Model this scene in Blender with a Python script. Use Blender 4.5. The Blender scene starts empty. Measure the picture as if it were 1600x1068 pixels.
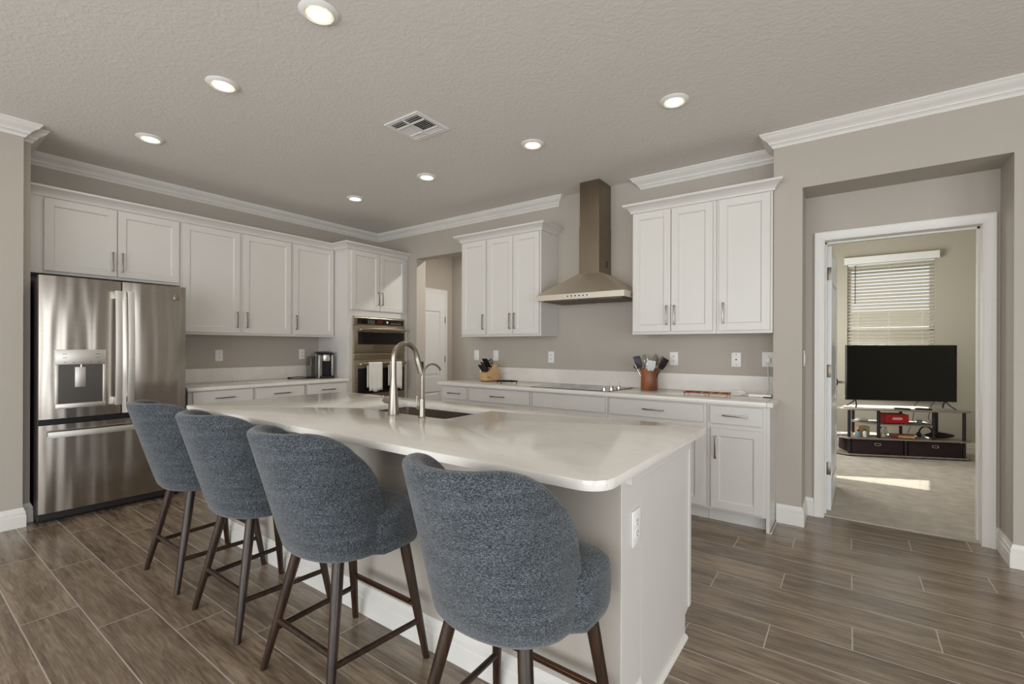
import bpy, bmesh, math, random
from math import sin, cos, pi, radians, sqrt
from mathutils import Vector, Matrix
S = bpy.context.scene
COL = S.collection
random.seed(7)

# ------------------------------------------------------------------ camera
cam = bpy.data.cameras.new('camera'); camo = bpy.data.objects.new('camera', cam); COL.objects.link(camo)
cam.sensor_width = 36.0; cam.lens = 729.5 * 36 / 1600; cam.shift_y = 7.85 / 1600
cam.clip_start = 0.05
camo.matrix_world = Matrix.Translation((5.4595, -4.290, 1.294)) @ Matrix.Rotation(radians(35.886), 4, 'Z') \
    @ Matrix.Rotation(pi / 2, 4, 'X') @ Matrix.Rotation(0.0032, 4, 'Z')
S.camera = camo
# ------------------------------------------------------------------ world, sun, exposure
W = bpy.data.worlds.new('sky'); S.world = W; W.use_nodes = True
bg = W.node_tree.nodes['Background']; bg.inputs['Color'].default_value = (0.93, 0.97, 1.0, 1); bg.inputs['Strength'].default_value = 1.2
def lamp(name, kind, loc, energy, color=(1, 1, 1), aim=None, **kw):
    l = bpy.data.lights.new(name, kind); l.energy = energy; l.color = color
    for k, v in kw.items(): setattr(l, k, v)
    o = bpy.data.objects.new(name, l); COL.objects.link(o); o.location = loc
    if aim: o.rotation_euler = Vector(aim).to_track_quat('-Z', 'Y').to_euler()
    return o
lamp('sunlight', 'SUN', (6.3, 8, 6), 9.0, (1.0, 0.94, 0.84), aim=(-0.10, -1.0, -0.98), angle=radians(0.5))
# unseen fill lights added behind and beside the camera as assumed daylight
lamp('rear_fill', 'AREA', (4.95, -7.93, 1.30), 210, (0.93, 0.97, 1.0), aim=(0, 1, 0.06), shape='RECTANGLE', size=7.4, size_y=2.45)
lamp('side_fill', 'AREA', (8.93, -4.6, 1.2), 75, (0.90, 0.96, 1.0), aim=(-1, 0, -0.1), shape='RECTANGLE', size=3.4, size_y=2.2)
S.view_settings.view_transform = 'Standard'; S.view_settings.look = 'None'
# added fill light before the bedroom's solid left wall, round the corner from the door
lamp('bedroom_fill', 'AREA', (4.66, 2.3, 1.5), 52, (1.0, 0.99, 0.95), aim=(1, 0, 0), shape='RECTANGLE', size=1.5, size_y=1.5)
S.view_settings.gamma = 1; S.view_settings.use_curve_mapping = False
S.view_settings.exposure = 0.0
S.cycles.use_denoising = True
S.cycles.max_bounces = 10; S.cycles.diffuse_bounces = 6; S.cycles.glossy_bounces = 5
S.cycles.sample_clamp_indirect = 8

# ------------------------------------------------------------------ materials
def lin(c):
    return tuple(((v / 255) / 12.92 if v / 255 <= 0.04045 else ((v / 255 + 0.055) / 1.055) ** 2.4) for v in c) + (1,)
class NT:
    def __init__(s, name):
        s.m = bpy.data.materials.new(name); s.m.use_nodes = True; s.t = s.m.node_tree
        s.b = s.t.nodes['Principled BSDF']
    def n(s, kind, **kw):
        nd = s.t.nodes.new(kind)
        for k, v in kw.items():
            if k.startswith('i_'):
                key = k[2:]; key = int(key) if key.isdigit() else key.replace('_', ' ')
                if isinstance(v, bpy.types.NodeSocket): s.t.links.new(v, nd.inputs[key])
                else: nd.inputs[key].default_value = v
            else: setattr(nd, k, v)
        return nd
    def link(s, a, b): s.t.links.new(a, b)
    def math(s, op, a, b=None, c=None):
        nd = s.t.nodes.new('ShaderNodeMath'); nd.operation = op
        for i, v in enumerate((a, b, c)):
            if v is None: continue
            if isinstance(v, bpy.types.NodeSocket): s.t.links.new(v, nd.inputs[i])
            else: nd.inputs[i].default_value = v
        return nd.outputs[0]
    def ramp(s, fac, stops):
        r = s.t.nodes.new('ShaderNodeValToRGB'); e = r.color_ramp.elements
        while len(e) < len(stops): e.new(0.5)
        for el, (p, c) in zip(e, stops): el.position = p; el.color = c
        s.t.links.new(fac, r.inputs[0]); return r.outputs[0]
    def mix(s, fac, a, b, mode='MIX'):
        nd = s.t.nodes.new('ShaderNodeMix'); nd.data_type = 'RGBA'; nd.blend_type = mode
        for sk, v in ((nd.inputs[0], fac), (nd.inputs[6], a), (nd.inputs[7], b)):
            if isinstance(v, bpy.types.NodeSocket): s.t.links.new(v, sk)
            else: sk.default_value = v
        return nd.outputs[2]
    def coords(s, scale=(1, 1, 1), kind='Object'):
        tc = s.n('ShaderNodeTexCoord'); mp = s.n('ShaderNodeMapping', i_Vector=tc.outputs[kind]); mp.inputs['Scale'].default_value = scale
        return mp.outputs[0]
    def bump(s, h, strength=0.3, dist=0.01):
        b = s.n('ShaderNodeBump', i_Height=h); b.inputs['Strength'].default_value = strength; b.inputs['Distance'].default_value = dist
        s.link(b.outputs[0], s.b.inputs['Normal'])
    def set(s, **kw):
        for k, v in kw.items():
            k = k.replace('_', ' ')
            if isinstance(v, bpy.types.NodeSocket): s.link(v, s.b.inputs[k])
            else: s.b.inputs[k].default_value = v
        return s
M = {}
def plain(name, rgb, rough=0.5, metal=0.0, noise=0.0, scale=40, **kw):
    t = NT(name); t.set(Roughness=rough, Metallic=metal, **kw)
    if noise:
        nz = t.n('ShaderNodeTexNoise', i_Vector=t.coords(), i_Scale=scale, i_Detail=3.0).outputs[0]
        c = lin(rgb); lo = tuple(v * (1 - noise) for v in c[:3]) + (1,); hi = tuple(min(1, v * (1 + noise)) for v in c[:3]) + (1,)
        t.set(Base_Color=t.ramp(nz, [(0.3, lo), (0.7, hi)]))
    else: t.set(Base_Color=lin(rgb))
    M[name] = t.m; return t
def textured_paint(name, rgb, rough, scale, strength, dist=0.004):
    t = plain(name, rgb, rough)
    co = t.coords()
    a = t.n('ShaderNodeTexNoise', i_Vector=co, i_Scale=scale, i_Detail=4.0, i_Roughness=0.55).outputs[0]
    b = t.n('ShaderNodeTexNoise', i_Vector=co, i_Scale=scale * 0.35, i_Detail=2.0).outputs[0]
    h = t.math('MULTIPLY', t.ramp(a, [(0.42, (0, 0, 0, 1)), (0.62, (1, 1, 1, 1))]), b)
    t.bump(h, strength, dist); return t
textured_paint('wall_paint', (180, 172, 162), 0.75, 90, 0.10)
textured_paint('ceiling_paint', (226, 222, 216), 0.85, 46, 0.27, 0.006)
textured_paint('bedroom_paint', (178, 173, 158), 0.8, 90, 0.08)
plain('trim_white', (226, 223, 217), 0.38, noise=0.015, scale=6)
plain('cabinet_white', (213, 210, 205), 0.36, noise=0.012, scale=5)
plain('door_white', (226, 228, 228), 0.3, noise=0.012, scale=5)
plain('plastic_white', (236, 234, 230), 0.35, noise=0.01)
plain('plastic_black', (18, 17, 19), 0.4, noise=0.1)
plain('slot_black', (30, 28, 27), 0.6, noise=0.1)
plain('rubber_dark', (42, 40, 40), 0.7, noise=0.15)
plain('black_iron', (28, 26, 25), 0.45, 0.6, noise=0.15)
plain('fridge_side', (40, 32, 34), 0.45, noise=0.12)
plain('cab_interior', (88, 92, 96), 0.6, noise=0.1)
plain('copper', (164, 108, 82), 0.4, 0.9, noise=0.12)
plain('remote_black', (26, 25, 26), 0.45, noise=0.1)
plain('fabric_bin', (52, 36, 40), 0.9, noise=0.25, scale=60)
plain('red_card', (196, 22, 34), 0.45, noise=0.05)
plain('white_ink', (240, 236, 232), 0.5, noise=0.01)
plain('red_ink', (196, 22, 34), 0.5, noise=0.02)
plain('board_taupe', (150, 140, 130), 0.5, noise=0.12, scale=18)
plain('tube_black', (34, 27, 34), 0.35, noise=0.1)
plain('case_red', (150, 44, 38), 0.4, noise=0.15)
plain('case_label', (206, 168, 112), 0.5, noise=0.35, scale=60)
plain('teal_glass', (110, 150, 160), 0.2, noise=0.2)
plain('bottle_white', (214, 214, 208), 0.4, noise=0.1)
plain('bottle_green', (30, 72, 66), 0.4, noise=0.1)
plain('carton_tan', (168, 142, 110), 0.6, noise=0.15)
plain('jar_content', (214, 190, 172), 0.6, noise=0.35, scale=120)
plain('paper', (226, 222, 212), 0.7, noise=0.03)
plain('blind_white', (200, 192, 178), 0.6, noise=0.02)
plain('vinyl_white', (232, 234, 230), 0.4, noise=0.01)
plain('towel', (224, 220, 212), 0.95, noise=0.05, scale=220)
plain('silver_tape', (176, 176, 174), 0.35, 0.6, noise=0.15)
plain('silicone_grey', (126, 116, 108), 0.6, noise=0.08)
plain('utensil_white', (208, 212, 212), 0.5, noise=0.03)
plain('wood_spoon', (150, 118, 84), 0.6, noise=0.15)
plain('vent_dark', (22, 21, 20), 0.9, noise=0.1)
plain('router_grey', (120, 120, 122), 0.5, noise=0.1)
plain('exterior_stucco', (205, 196, 178), 0.9, noise=0.05)
plain('grass', (96, 110, 70), 0.95, noise=0.25, scale=20)
plain('leather_black', (30, 24, 28), 0.55, noise=0.2)

def metal(name, rgb, rough, aniso=0.0, stretch=(1, 1, 90), amount=0.08, warp=0.0, rn=0.12):
    t = plain(name, rgb, rough, 1.0)
    nz = t.n('ShaderNodeTexNoise', i_Vector=t.coords(stretch), i_Scale=6.0, i_Detail=3.0).outputs[0]
    c = lin(rgb)
    t.set(Base_Color=t.ramp(nz, [(0.3, tuple(v * (1 - amount) for v in c[:3]) + (1,)), (0.7, tuple(min(1, v * (1 + amount)) for v in c[:3]) + (1,))]))
    t.set(Roughness=t.math('MULTIPLY_ADD', nz, rn, rough - rn / 2))
    if aniso:
        t.set(Anisotropic=aniso)
        tg = t.n('ShaderNodeTangent', direction_type='RADIAL', axis='Z'); t.link(tg.outputs[0], t.b.inputs['Tangent'])
    if warp:
        w = t.n('ShaderNodeTexNoise', i_Vector=t.coords((1, 5.5, 0.5)), i_Scale=1.6, i_Detail=1.0).outputs[0]
        t.bump(w, 1.0, warp)
    return t
metal('steel_fridge', (168, 160, 151), 0.21, 0.75, (1, 1, 120), 0.03, 0.015)
metal('steel_handle', (222, 218, 212), 0.42, 0.0, (2, 2, 2), 0.02, rn=0.02)
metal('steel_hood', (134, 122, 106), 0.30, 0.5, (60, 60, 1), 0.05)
metal('steel_hood_lit', (206, 197, 182), 0.52, 0.3, (60, 60, 1), 0.05)  # lighter copy of the hood steel; lamp glow on the canopy painted in
metal('steel_oven', (170, 160, 142), 0.28, 0.3, (1, 60, 60), 0.05)
metal('brushed_nickel', (158, 150, 139), 0.30, 0.0, (3, 3, 3), 0.02, rn=0.02)
metal('pull_nickel', (150, 144, 136), 0.3, 0.0, (8, 8, 8), 0.05)
metal('sink_steel', (140, 128, 116), 0.34, 0.0, (40, 1, 1), 0.05)
metal('hinge_nickel', (128, 122, 114), 0.38, 0.0, (8, 8, 8), 0.05)
metal('chrome', (220, 218, 214), 0.12, 0.0, (8, 8, 8), 0.02)

t = plain('black_glass', (12, 11, 12), 0.06); t.set(Specular_IOR_Level=0.6)
t = plain('oven_glass', (22, 17, 18), 0.08)
t = plain('cooktop_glass', (22, 20, 19), 0.09); t.set(Specular_IOR_Level=0.9)
t = plain('tv_screen', (2, 2, 3), 0.16)
t = plain('display_red', (90, 24, 22), 0.2)
def glass(name, tint=(0.95, 0.97, 0.96), fmul=1.0):
    t = NT(name); t.t.nodes.remove(t.b)
    tr = t.n('ShaderNodeBsdfTransparent', i_Color=tint + (1,)); gl = t.n('ShaderNodeBsdfGlossy', i_Roughness=0.02)
    fr = t.n('ShaderNodeLayerWeight', i_Blend=0.5)
    mx = t.n('ShaderNodeMixShader', i_0=t.math('MULTIPLY_ADD', t.math('POWER', fr.outputs['Facing'], 4.0), 0.5 * fmul, 0.035 * fmul))
    t.link(tr.outputs[0], mx.inputs[1]); t.link(gl.outputs[0], mx.inputs[2])
    t.link(mx.outputs[0], t.t.nodes['Material Output'].inputs['Surface']); M[name] = t.m
glass('window_glass'); glass('jar_glass', (0.82, 0.86, 0.83), 1.6)
glass('reservoir_plastic', (0.66, 0.64, 0.62), 1.2)

def emit(name, rgb, strength):
    t = NT(name); t.t.nodes.remove(t.b)
    e = t.n('ShaderNodeEmission', i_Color=rgb + (1,), i_Strength=strength)
    t.link(e.outputs[0], t.t.nodes['Material Output'].inputs['Surface']); M[name] = t.m
emit('lamp_lens', (1.0, 0.90, 0.74), 6.0); emit('lamp_rim', (1.0, 0.74, 0.44), 1.35)

# quartz: off-white with fine grey-brown wisps
t = plain('quartz', (214, 209, 201), 0.13); t.set(Specular_IOR_Level=0.42)
co = t.coords((1.0, 2.6, 1.0))
wn = t.n('ShaderNodeTexNoise', i_Vector=co, i_Scale=11.0, i_Detail=5.0, i_Roughness=0.6, i_Distortion=1.8).outputs[0]
band = t.math('ABSOLUTE', t.math('SUBTRACT', wn, 0.5))
vein = t.ramp(band, [(0.0, (1, 1, 1, 1)), (0.012, (0, 0, 0, 1))])
msk = t.ramp(t.n('ShaderNodeTexNoise', i_Vector=t.coords(), i_Scale=16.0, i_Detail=2.0).outputs[0], [(0.55, (0, 0, 0, 1)), (0.64, (1, 1, 1, 1))])
v2 = t.math('MULTIPLY', vein, msk)
base = t.ramp(t.n('ShaderNodeTexNoise', i_Vector=co, i_Scale=5.0, i_Detail=5.0).outputs[0], [(0.3, lin((226, 222, 215))), (0.7, lin((232, 228, 222)))])
t.set(Base_Color=t.mix(t.math('MULTIPLY', v2, 0.6), base, lin((150, 143, 134))))

# porcelain wood-look planks laid along x in thirds
t = plain('plank_tile', (110, 95, 80), 0.33); t.set(Specular_IOR_Level=0.8)
tc = t.n('ShaderNodeTexCoord'); sp = t.n('ShaderNodeSeparateXYZ', i_0=tc.outputs['Object']); X, Y = sp.outputs[0], sp.outputs[1]
rv = t.math('DIVIDE', t.math('ADD', Y, 3.463), 0.2062); row = t.math('FLOOR', rv)
uv = t.math('DIVIDE', t.math('ADD', t.math('SUBTRACT', X, 5.472), t.math('MULTIPLY', t.math('SUBTRACT', 8.0, row), 0.3115)), 0.9345)
colm = t.math('FLOOR', uv); fu = t.math('FRACT', uv); fv = t.math('FRACT', rv)
du = t.math('MULTIPLY', t.math('MINIMUM', fu, t.math('SUBTRACT', 1.0, fu)), 0.9345)
dv = t.math('MULTIPLY', t.math('MINIMUM', fv, t.math('SUBTRACT', 1.0, fv)), 0.2062)
dd = t.math('MINIMUM', du, dv)
grout = t.math('LESS_THAN', dd, 0.0025)
idv = t.n('ShaderNodeCombineXYZ', i_X=row, i_Y=colm)
wnz = t.n('ShaderNodeTexWhiteNoise', noise_dimensions='2D', i_Vector=idv.outputs[0])
r1 = wnz.outputs['Value']; rc = t.n('ShaderNodeSeparateXYZ', i_0=wnz.outputs['Color'])
gx = t.math('ADD', t.math('MULTIPLY', X, 1.25), t.math('MULTIPLY', r1, 37.0))
gy = t.math('ADD', t.math('MULTIPLY', Y, 11.0), t.math('MULTIPLY', rc.outputs[1], 53.0))
gv = t.n('ShaderNodeCombineXYZ', i_X=gx, i_Y=gy, i_Z=t.math('MULTIPLY', rc.outputs[2], 9.0)).outputs[0]
big = t.n('ShaderNodeTexNoise', i_Vector=gv, i_Scale=1.0, i_Detail=3.0, i_Distortion=0.6).outputs[0]
fine = t.n('ShaderNodeTexNoise', i_Vector=gv, i_Scale=4.2, i_Detail=7.0, i_Roughness=0.62, i_Distortion=0.35).outputs[0]
rings = t.math('SINE', t.math('MULTIPLY', big, 55.0))
hv = t.n('ShaderNodeCombineXYZ', i_X=t.math('MULTIPLY', gx, 2.0), i_Y=t.math('MULTIPLY', gy, 5.0)).outputs[0]
hair = t.n('ShaderNodeTexNoise', i_Vector=hv, i_Scale=3.0, i_Detail=4.0, i_Distortion=0.3).outputs[0]
gfac = t.math('ADD', t.math('ADD', t.math('MULTIPLY', fine, 0.38), t.math('MULTIPLY', hair, 0.24)), t.math('ADD', t.math('MULTIPLY', big, 0.38), t.math('MULTIPLY', rings, 0.022)))
wood = t.ramp(gfac, [(0.30, lin((72, 58, 47))), (0.44, lin((112, 96, 80))), (0.56, lin((144, 127, 109))), (0.72, lin((176, 159, 139)))])
kn = t.n('ShaderNodeTexVoronoi', i_Vector=t.n('ShaderNodeCombineXYZ', i_X=t.math('MULTIPLY', gx, 0.9), i_Y=t.math('MULTIPLY', gy, 0.32)).outputs[0], i_Scale=1.0).outputs['Distance']
knot = t.ramp(kn, [(0.03, (1, 1, 1, 1)), (0.2, (0, 0, 0, 1))])
wood = t.mix(t.math('MULTIPLY', knot, 0.62), wood, lin((62, 52, 46)))
tone = t.math('MULTIPLY_ADD', rc.outputs[0], 0.26, 0.86)
tn = t.n('ShaderNodeCombineXYZ', i_X=tone, i_Y=tone, i_Z=tone).outputs[0]
wood = t.mix(1.0, wood, tn, 'MULTIPLY')
t.set(Base_Color=t.mix(grout, wood, lin((186, 178, 167))))
t.set(Roughness=t.math('MULTIPLY_ADD', fine, 0.12, 0.18))
t.bump(t.math('SUBTRACT', t.math('MULTIPLY', fine, 0.25), grout), 0.35, 0.002)

# carpet
t = plain('carpet', (160, 150, 136), 0.98)
nz = t.n('ShaderNodeTexNoise', i_Vector=t.coords(), i_Scale=260.0, i_Detail=3.0).outputs[0]
n2 = t.n('ShaderNodeTexNoise', i_Vector=t.coords(), i_Scale=9.0, i_Detail=3.0).outputs[0]
t.set(Base_Color=t.ramp(t.math('ADD', t.math('MULTIPLY', nz, 0.6), t.math('MULTIPLY', n2, 0.4)), [(0.3, lin((166, 157, 145))), (0.7, lin((222, 214, 202)))]))
t.bump(nz, 0.8, 0.01)

# stool upholstery: heathered blue-grey
t = plain('stool_fabric', (110, 120, 132), 0.95)
a = t.n('ShaderNodeTexNoise', i_Vector=t.coords((420, 420, 620)), i_Scale=1.0, i_Detail=2.0).outputs[0]
b = t.n('ShaderNodeTexNoise', i_Vector=t.coords((150, 150, 480)), i_Scale=1.0, i_Detail=2.0).outputs[0]
c = t.n('ShaderNodeTexNoise', i_Vector=t.coords((7, 7, 40)), i_Scale=1.0, i_Detail=3.0).outputs[0]
f = t.math('ADD', t.math('ADD', t.math('MULTIPLY', a, 0.5), t.math('MULTIPLY', b, 0.4)), t.math('MULTIPLY', c, 0.1))
t.set(Base_Color=t.ramp(f, [(0.42, lin((22, 27, 33))), (0.5, lin((52, 59, 66))), (0.58, lin((108, 114, 120)))]))
t.set(Sheen_Weight=0.25, Sheen_Roughness=0.5); t.bump(a, 0.5, 0.002)

# dark walnut stool legs
t = plain('walnut_dark', (58, 38, 26), 0.38)
nz = t.n('ShaderNodeTexNoise', i_Vector=t.coords((60, 60, 4)), i_Scale=1.0, i_Detail=4.0).outputs[0]
t.set(Base_Color=t.ramp(nz, [(0.3, lin((24, 15, 10))), (0.7, lin((62, 41, 26)))]))
# acacia crock: vertical staves
t = plain('acacia', (150, 88, 50), 0.4)
tc = t.n('ShaderNodeTexCoord'); sp = t.n('ShaderNodeSeparateXYZ', i_0=tc.outputs['Object'])
ang = t.math('FLOOR', t.math('MULTIPLY', t.math('ARCTAN2', sp.outputs[1], sp.outputs[0]), 2.7))
st = t.n('ShaderNodeTexWhiteNoise', noise_dimensions='1D', i_W=ang).outputs['Value']
nz = t.n('ShaderNodeTexNoise', i_Vector=t.coords((70, 70, 7)), i_Scale=1.0, i_Detail=4.0).outputs[0]
t.set(Base_Color=t.ramp(t.math('ADD', t.math('MULTIPLY', st, 0.65), t.math('MULTIPLY', nz, 0.35)), [(0.1, lin((104, 56, 34))), (0.55, lin((150, 90, 52))), (0.9, lin((200, 150, 96)))]))
t = plain('block_wood', (202, 166, 122), 0.5)
nz = t.n('ShaderNodeTexNoise', i_Vector=t.coords((14, 90, 90)), i_Scale=1.0, i_Detail=4.0).outputs[0]
t.set(Base_Color=t.ramp(nz, [(0.3, lin((186, 148, 104))), (0.7, lin((214, 180, 138)))]))

# ------------------------------------------------------------------ mesh helpers
class MB:
    def __init__(s): s.bm = bmesh.new(); s.X = Matrix.Identity(4)
    def v(s, p): return s.bm.verts.new(s.X @ Vector(p))
    def box(s, x0, x1, y0, y1, z0, z1, bev=0.0, seg=2):
        if x0 > x1: x0, x1 = x1, x0
        if y0 > y1: y0, y1 = y1, y0
        if z0 > z1: z0, z1 = z1, z0
        vs = [s.v((x, y, z)) for x in (x0, x1) for y in (y0, y1) for z in (z0, z1)]
        fs = [s.bm.faces.new([vs[i] for i in q]) for q in ((0, 1, 3, 2), (4, 6, 7, 5), (0, 4, 5, 1), (2, 3, 7, 6), (0, 2, 6, 4), (1, 5, 7, 3))]
        if bev:
            es = list({e for f in fs for e in f.edges})
            bmesh.ops.bevel(s.bm, geom=es, offset=bev, segments=seg, profile=0.5, affect='EDGES')
        return s
    def loop(s, pts): return [s.v(p) for p in pts]
    def skin(s, loops, closed=True, caps=True):
        for a, b in zip(loops, loops[1:]):
            n = len(a)
            for i in range(n if closed else n - 1):
                j = (i + 1) % n
                s.bm.faces.new((a[i], a[j], b[j], b[i]))
        if caps:
            s.bm.faces.new(list(reversed(loops[0]))); s.bm.faces.new(loops[-1])
        return s
    def lathe(s, prof, c=(0, 0, 0), n=24, axis='z'):
        L = []
        for r, h in prof:
            r = max(r, 1e-4)
            q = []
            for i in range(n):
                a = 2 * pi * i / n; u, w = r * cos(a), r * sin(a)
                q.append({'z': (c[0] + u, c[1] + w, c[2] + h), 'y': (c[0] + w, c[1] + h, c[2] + u), 'x': (c[0] + h, c[1] + u, c[2] + w)}[axis])
            L.append(s.loop(q))
        return s.skin(L)
    def tube(s, path, r, n=10, closed=False, flat=1.0):
        P = [Vector(p) for p in path]; m = len(P); L = []; up = None
        for i, p in enumerate(P):
            if closed: d = (P[(i + 1) % m] - P[i - 1])
            else: d = P[min(i + 1, m - 1)] - P[max(i - 1, 0)]
            d.normalize()
            if up is None:
                up = Vector((0, 0, 1)) if abs(d.z) < 0.9 else Vector((1, 0, 0))
            a = (up - d * up.dot(d)).normalized(); b = d.cross(a); up = a
            rr = r(i / (m - 1)) if callable(r) else r
            L.append(s.loop([p + a * (rr * flat * cos(2 * pi * k / n)) + b * (rr * sin(2 * pi * k / n)) for k in range(n)]))
        if closed: L.append(L[0])
        return s.skin(L, caps=not closed)
    def prism(s, poly, axis, a, b, bev=0.0):
        f = {'x': lambda u, w, h: (h, u, w), 'y': lambda u, w, h: (u, h, w), 'z': lambda u, w, h: (u, w, h)}[axis]
        l0 = s.loop([f(u, w, a) for u, w in poly]); l1 = s.loop([f(u, w, b) for u, w in poly])
        nf = len(s.bm.faces); s.skin([l0, l1])
        if bev:
            s.bm.faces.ensure_lookup_table()
            es = list({e for fc in s.bm.faces[nf:] for e in fc.edges}); bmesh.ops.bevel(s.bm, geom=es, offset=bev, segments=2, profile=0.5, affect='EDGES')
        return s
    def sweep(s, path, prof, base_z=0.0):
        """profile (d, z) swept along a wall line in plan; d runs to the right of the path; mitred"""
        P = [Vector((p[0], p[1])) for p in path]; m = len(P); N = []
        for i in range(m - 1):
            d = (P[i + 1] - P[i]).normalized(); N.append(Vector((d.y, -d.x)))
        L = []
        for i in range(m):
            if i == 0: o = N[0]
            elif i == m - 1: o = N[-1]
            else: o = (N[i - 1] + N[i]) / (1 + N[i - 1].dot(N[i]))
            L.append(s.loop([(P[i].x + o.x * d, P[i].y + o.y * d, base_z + z) for d, z in prof]))
        return s.skin(L)
    def build(s, name, mat, parent=None, smooth=0, sub=0):
        bmesh.ops.remove_doubles(s.bm, verts=s.bm.verts, dist=1e-6)
        bmesh.ops.recalc_face_normals(s.bm, faces=s.bm.faces)
        me = bpy.data.meshes.new(name)
        off = Vector((0, 0, 0))
        if parent is None and s.recentre:
            xs = [v.co for v in s.bm.verts]
            off = Vector(((min(p.x for p in xs) + max(p.x for p in xs)) / 2, (min(p.y for p in xs) + max(p.y for p in xs)) / 2, min(p.z for p in xs)))
            for v in s.bm.verts: v.co -= off
        s.bm.to_mesh(me); s.bm.free()
        if mat: me.materials.append(M[mat])
        if smooth:
            me.polygons.foreach_set('use_smooth', [True] * len(me.polygons))
            me.set_sharp_from_angle(angle=radians(smooth))
        o = bpy.data.objects.new(name, me); COL.objects.link(o); o.location = off
        if parent: o.parent = parent
        if sub:
            md = o.modifiers.new('sub', 'SUBSURF'); md.levels = sub; md.render_levels = sub
        return o
    recentre = True
def tag(o, label=None, cat=None, group=None, kind=None):
    if label: o['label'] = label
    if cat: o['category'] = cat
    if group: o['group'] = group
    if kind: o['kind'] = kind
    return o
def thing(name, label, cat, loc=(0, 0, 0), rz=0, group=None, kind=None):
    o = bpy.data.objects.new(name, None); COL.objects.link(o); o.location = loc; o.rotation_euler = (0, 0, rz); o.empty_display_size = 0.05
    return tag(o, label, cat, group, kind)
def struct(o): o['kind'] = 'structure'; return o
def SMB():
    m = MB(); m.recentre = False; return m
def copy_tree(o, parent=None):
    c = o.copy(); COL.objects.link(c)
    if parent: c.parent = parent
    for ch in o.children: copy_tree(ch, c)
    return c
def text_mesh(name, txt, size, mat, parent, mtx, depth=0.0006):
    cu = bpy.data.curves.new(name, 'FONT'); cu.body = txt; cu.size = size; cu.align_x = 'CENTER'; cu.align_y = 'CENTER'; cu.extrude = depth
    tmp = bpy.data.objects.new(name, cu); COL.objects.link(tmp)
    me = bpy.data.meshes.new_from_object(tmp.evaluated_get(bpy.context.evaluated_depsgraph_get()))
    bpy.data.objects.remove(tmp); bpy.data.curves.remove(cu)
    me.transform(mtx); me.materials.clear(); me.materials.append(M[mat])
    o = bpy.data.objects.new(name, me); COL.objects.link(o); o.parent = parent; me.name = name
    return o
def rrect(w, h, r, n=5, cx=0, cy=0):
    pts = []
    for sx, sy, a0 in ((1, 1, 0), (-1, 1, 90), (-1, -1, 180), (1, -1, 270)):
        for k in range(n + 1):
            a = radians(a0 + 90 * k / n)
            pts.append((cx + sx * (w / 2 - r) + r * cos(a), cy + sy * (h / 2 - r) + r * sin(a)))
    return pts

# ------------------------------------------------------------------ room shell
ZC = 2.878
WT = 0.16
m = SMB(); m.box(-0.3, 9.15, -8.15, 0.045, -0.12, 0); m.box(0.2, 4.6, 0.045, 1.3, -0.12, 0); struct(m.build('floor', 'plank_tile'))
m = SMB(); m.box(4.6, 8.0, 0.045, 3.9, -0.12, 0.008); struct(m.build('floor_bedroom', 'carpet'))
m = SMB(); m.box(-0.3, 9.15, -8.15, 3.95, ZC, ZC + 0.12); struct(m.build('ceiling', 'ceiling_paint'))
# left side: fridge wall, and the two jutting steps beside the fridge niche
m = SMB()
m.box(-0.16, 0, -3.585, WT, 0, ZC); m.box(-0.16, 0.575, -8.15, -3.585, 0, ZC); m.box(0.575, 0.673, -8.15, -3.635, 0, ZC)
struct(m.build('wall_left', 'wall_paint'))
# hood wall with hall opening and bedroom door opening; projecting alcove wall
m = SMB()
m.box(0, 0.786, 0, WT, 0, ZC); m.box(0.786, 1.68, 0, WT, 2.465, ZC); m.box(1.68, 5.287, 0, WT, 0, ZC)
m.box(5.287, 6.182, 0, WT, 2.125, ZC); m.box(6.182, 9.15, 0, WT, 0, ZC)
struct(m.build('wall_back', 'wall_paint'))
m = SMB()
m.box(4.995, 5.179, -0.31, 0, 0, ZC); m.box(5.179, 6.246, -0.31, 0, 2.457, ZC); m.box(6.246, 9.15, -0.31, 0, 0, ZC)
struct(m.build('wall_alcove', 'wall_paint'))
# great-room walls behind / beside the camera, with openings assumed for the fill lights
m = SMB()
m.box(-0.16, 1.2, -8.15, -8.0, 0, ZC); m.box(8.7, 9.15, -8.15, -8.0, 0, ZC); m.box(1.2, 8.7, -8.15, -8.0, 2.6, ZC)
struct(m.build('wall_rear', 'wall_paint'))
m = SMB()
m.box(9.0, 9.15, -8.0, -6.4, 0, ZC); m.box(9.0, 9.15, -2.8, -0.31, 0, ZC); m.box(9.0, 9.15, -6.4, -2.8, 2.45, ZC)
struct(m.build('wall_right', 'wall_paint'))
# hall
m = SMB()
m.box(0.16, 0.30, WT, 1.34, 0, ZC)
m.box(0.30, 4.6, 1.197, 1.34, 0, ZC)
struct(m.build('wall_hall', 'wall_paint'))
# bedroom
m = SMB(); m.box(4.46, 4.6, WT, 3.95, 0, ZC); m.box(8.0, 8.15, WT, 3.95, 0, ZC)
m.box(4.6, 5.43, 3.65, 3.81, 0, ZC); m.box(6.335, 8.0, 3.65, 3.81, 0, ZC); m.box(5.43, 6.335, 3.65, 3.81, 2.44, ZC); m.box(5.43, 6.335, 3.65, 3.81, 0, 0.64)
m.box(4.6, 5.287, WT, WT + 0.012, 0, ZC); m.box(6.182, 8.0, WT, WT + 0.012, 0, ZC); m.box(5.287, 6.182, WT, WT + 0.012, 2.125, ZC)
struct(m.build('wall_bedroom', 'bedroom_paint'))
# neighbouring house wall seen low through the bedroom window
m = SMB(); m.box(1.0, 11.0, 9.5, 9.8, -0.5, 2.1); struct(m.build('wall_outside', 'exterior_stucco'))
m = SMB(); m.box(-6, 16, 3.96, 30, -0.62, -0.5); struct(m.build('ground', 'grass'))

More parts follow.
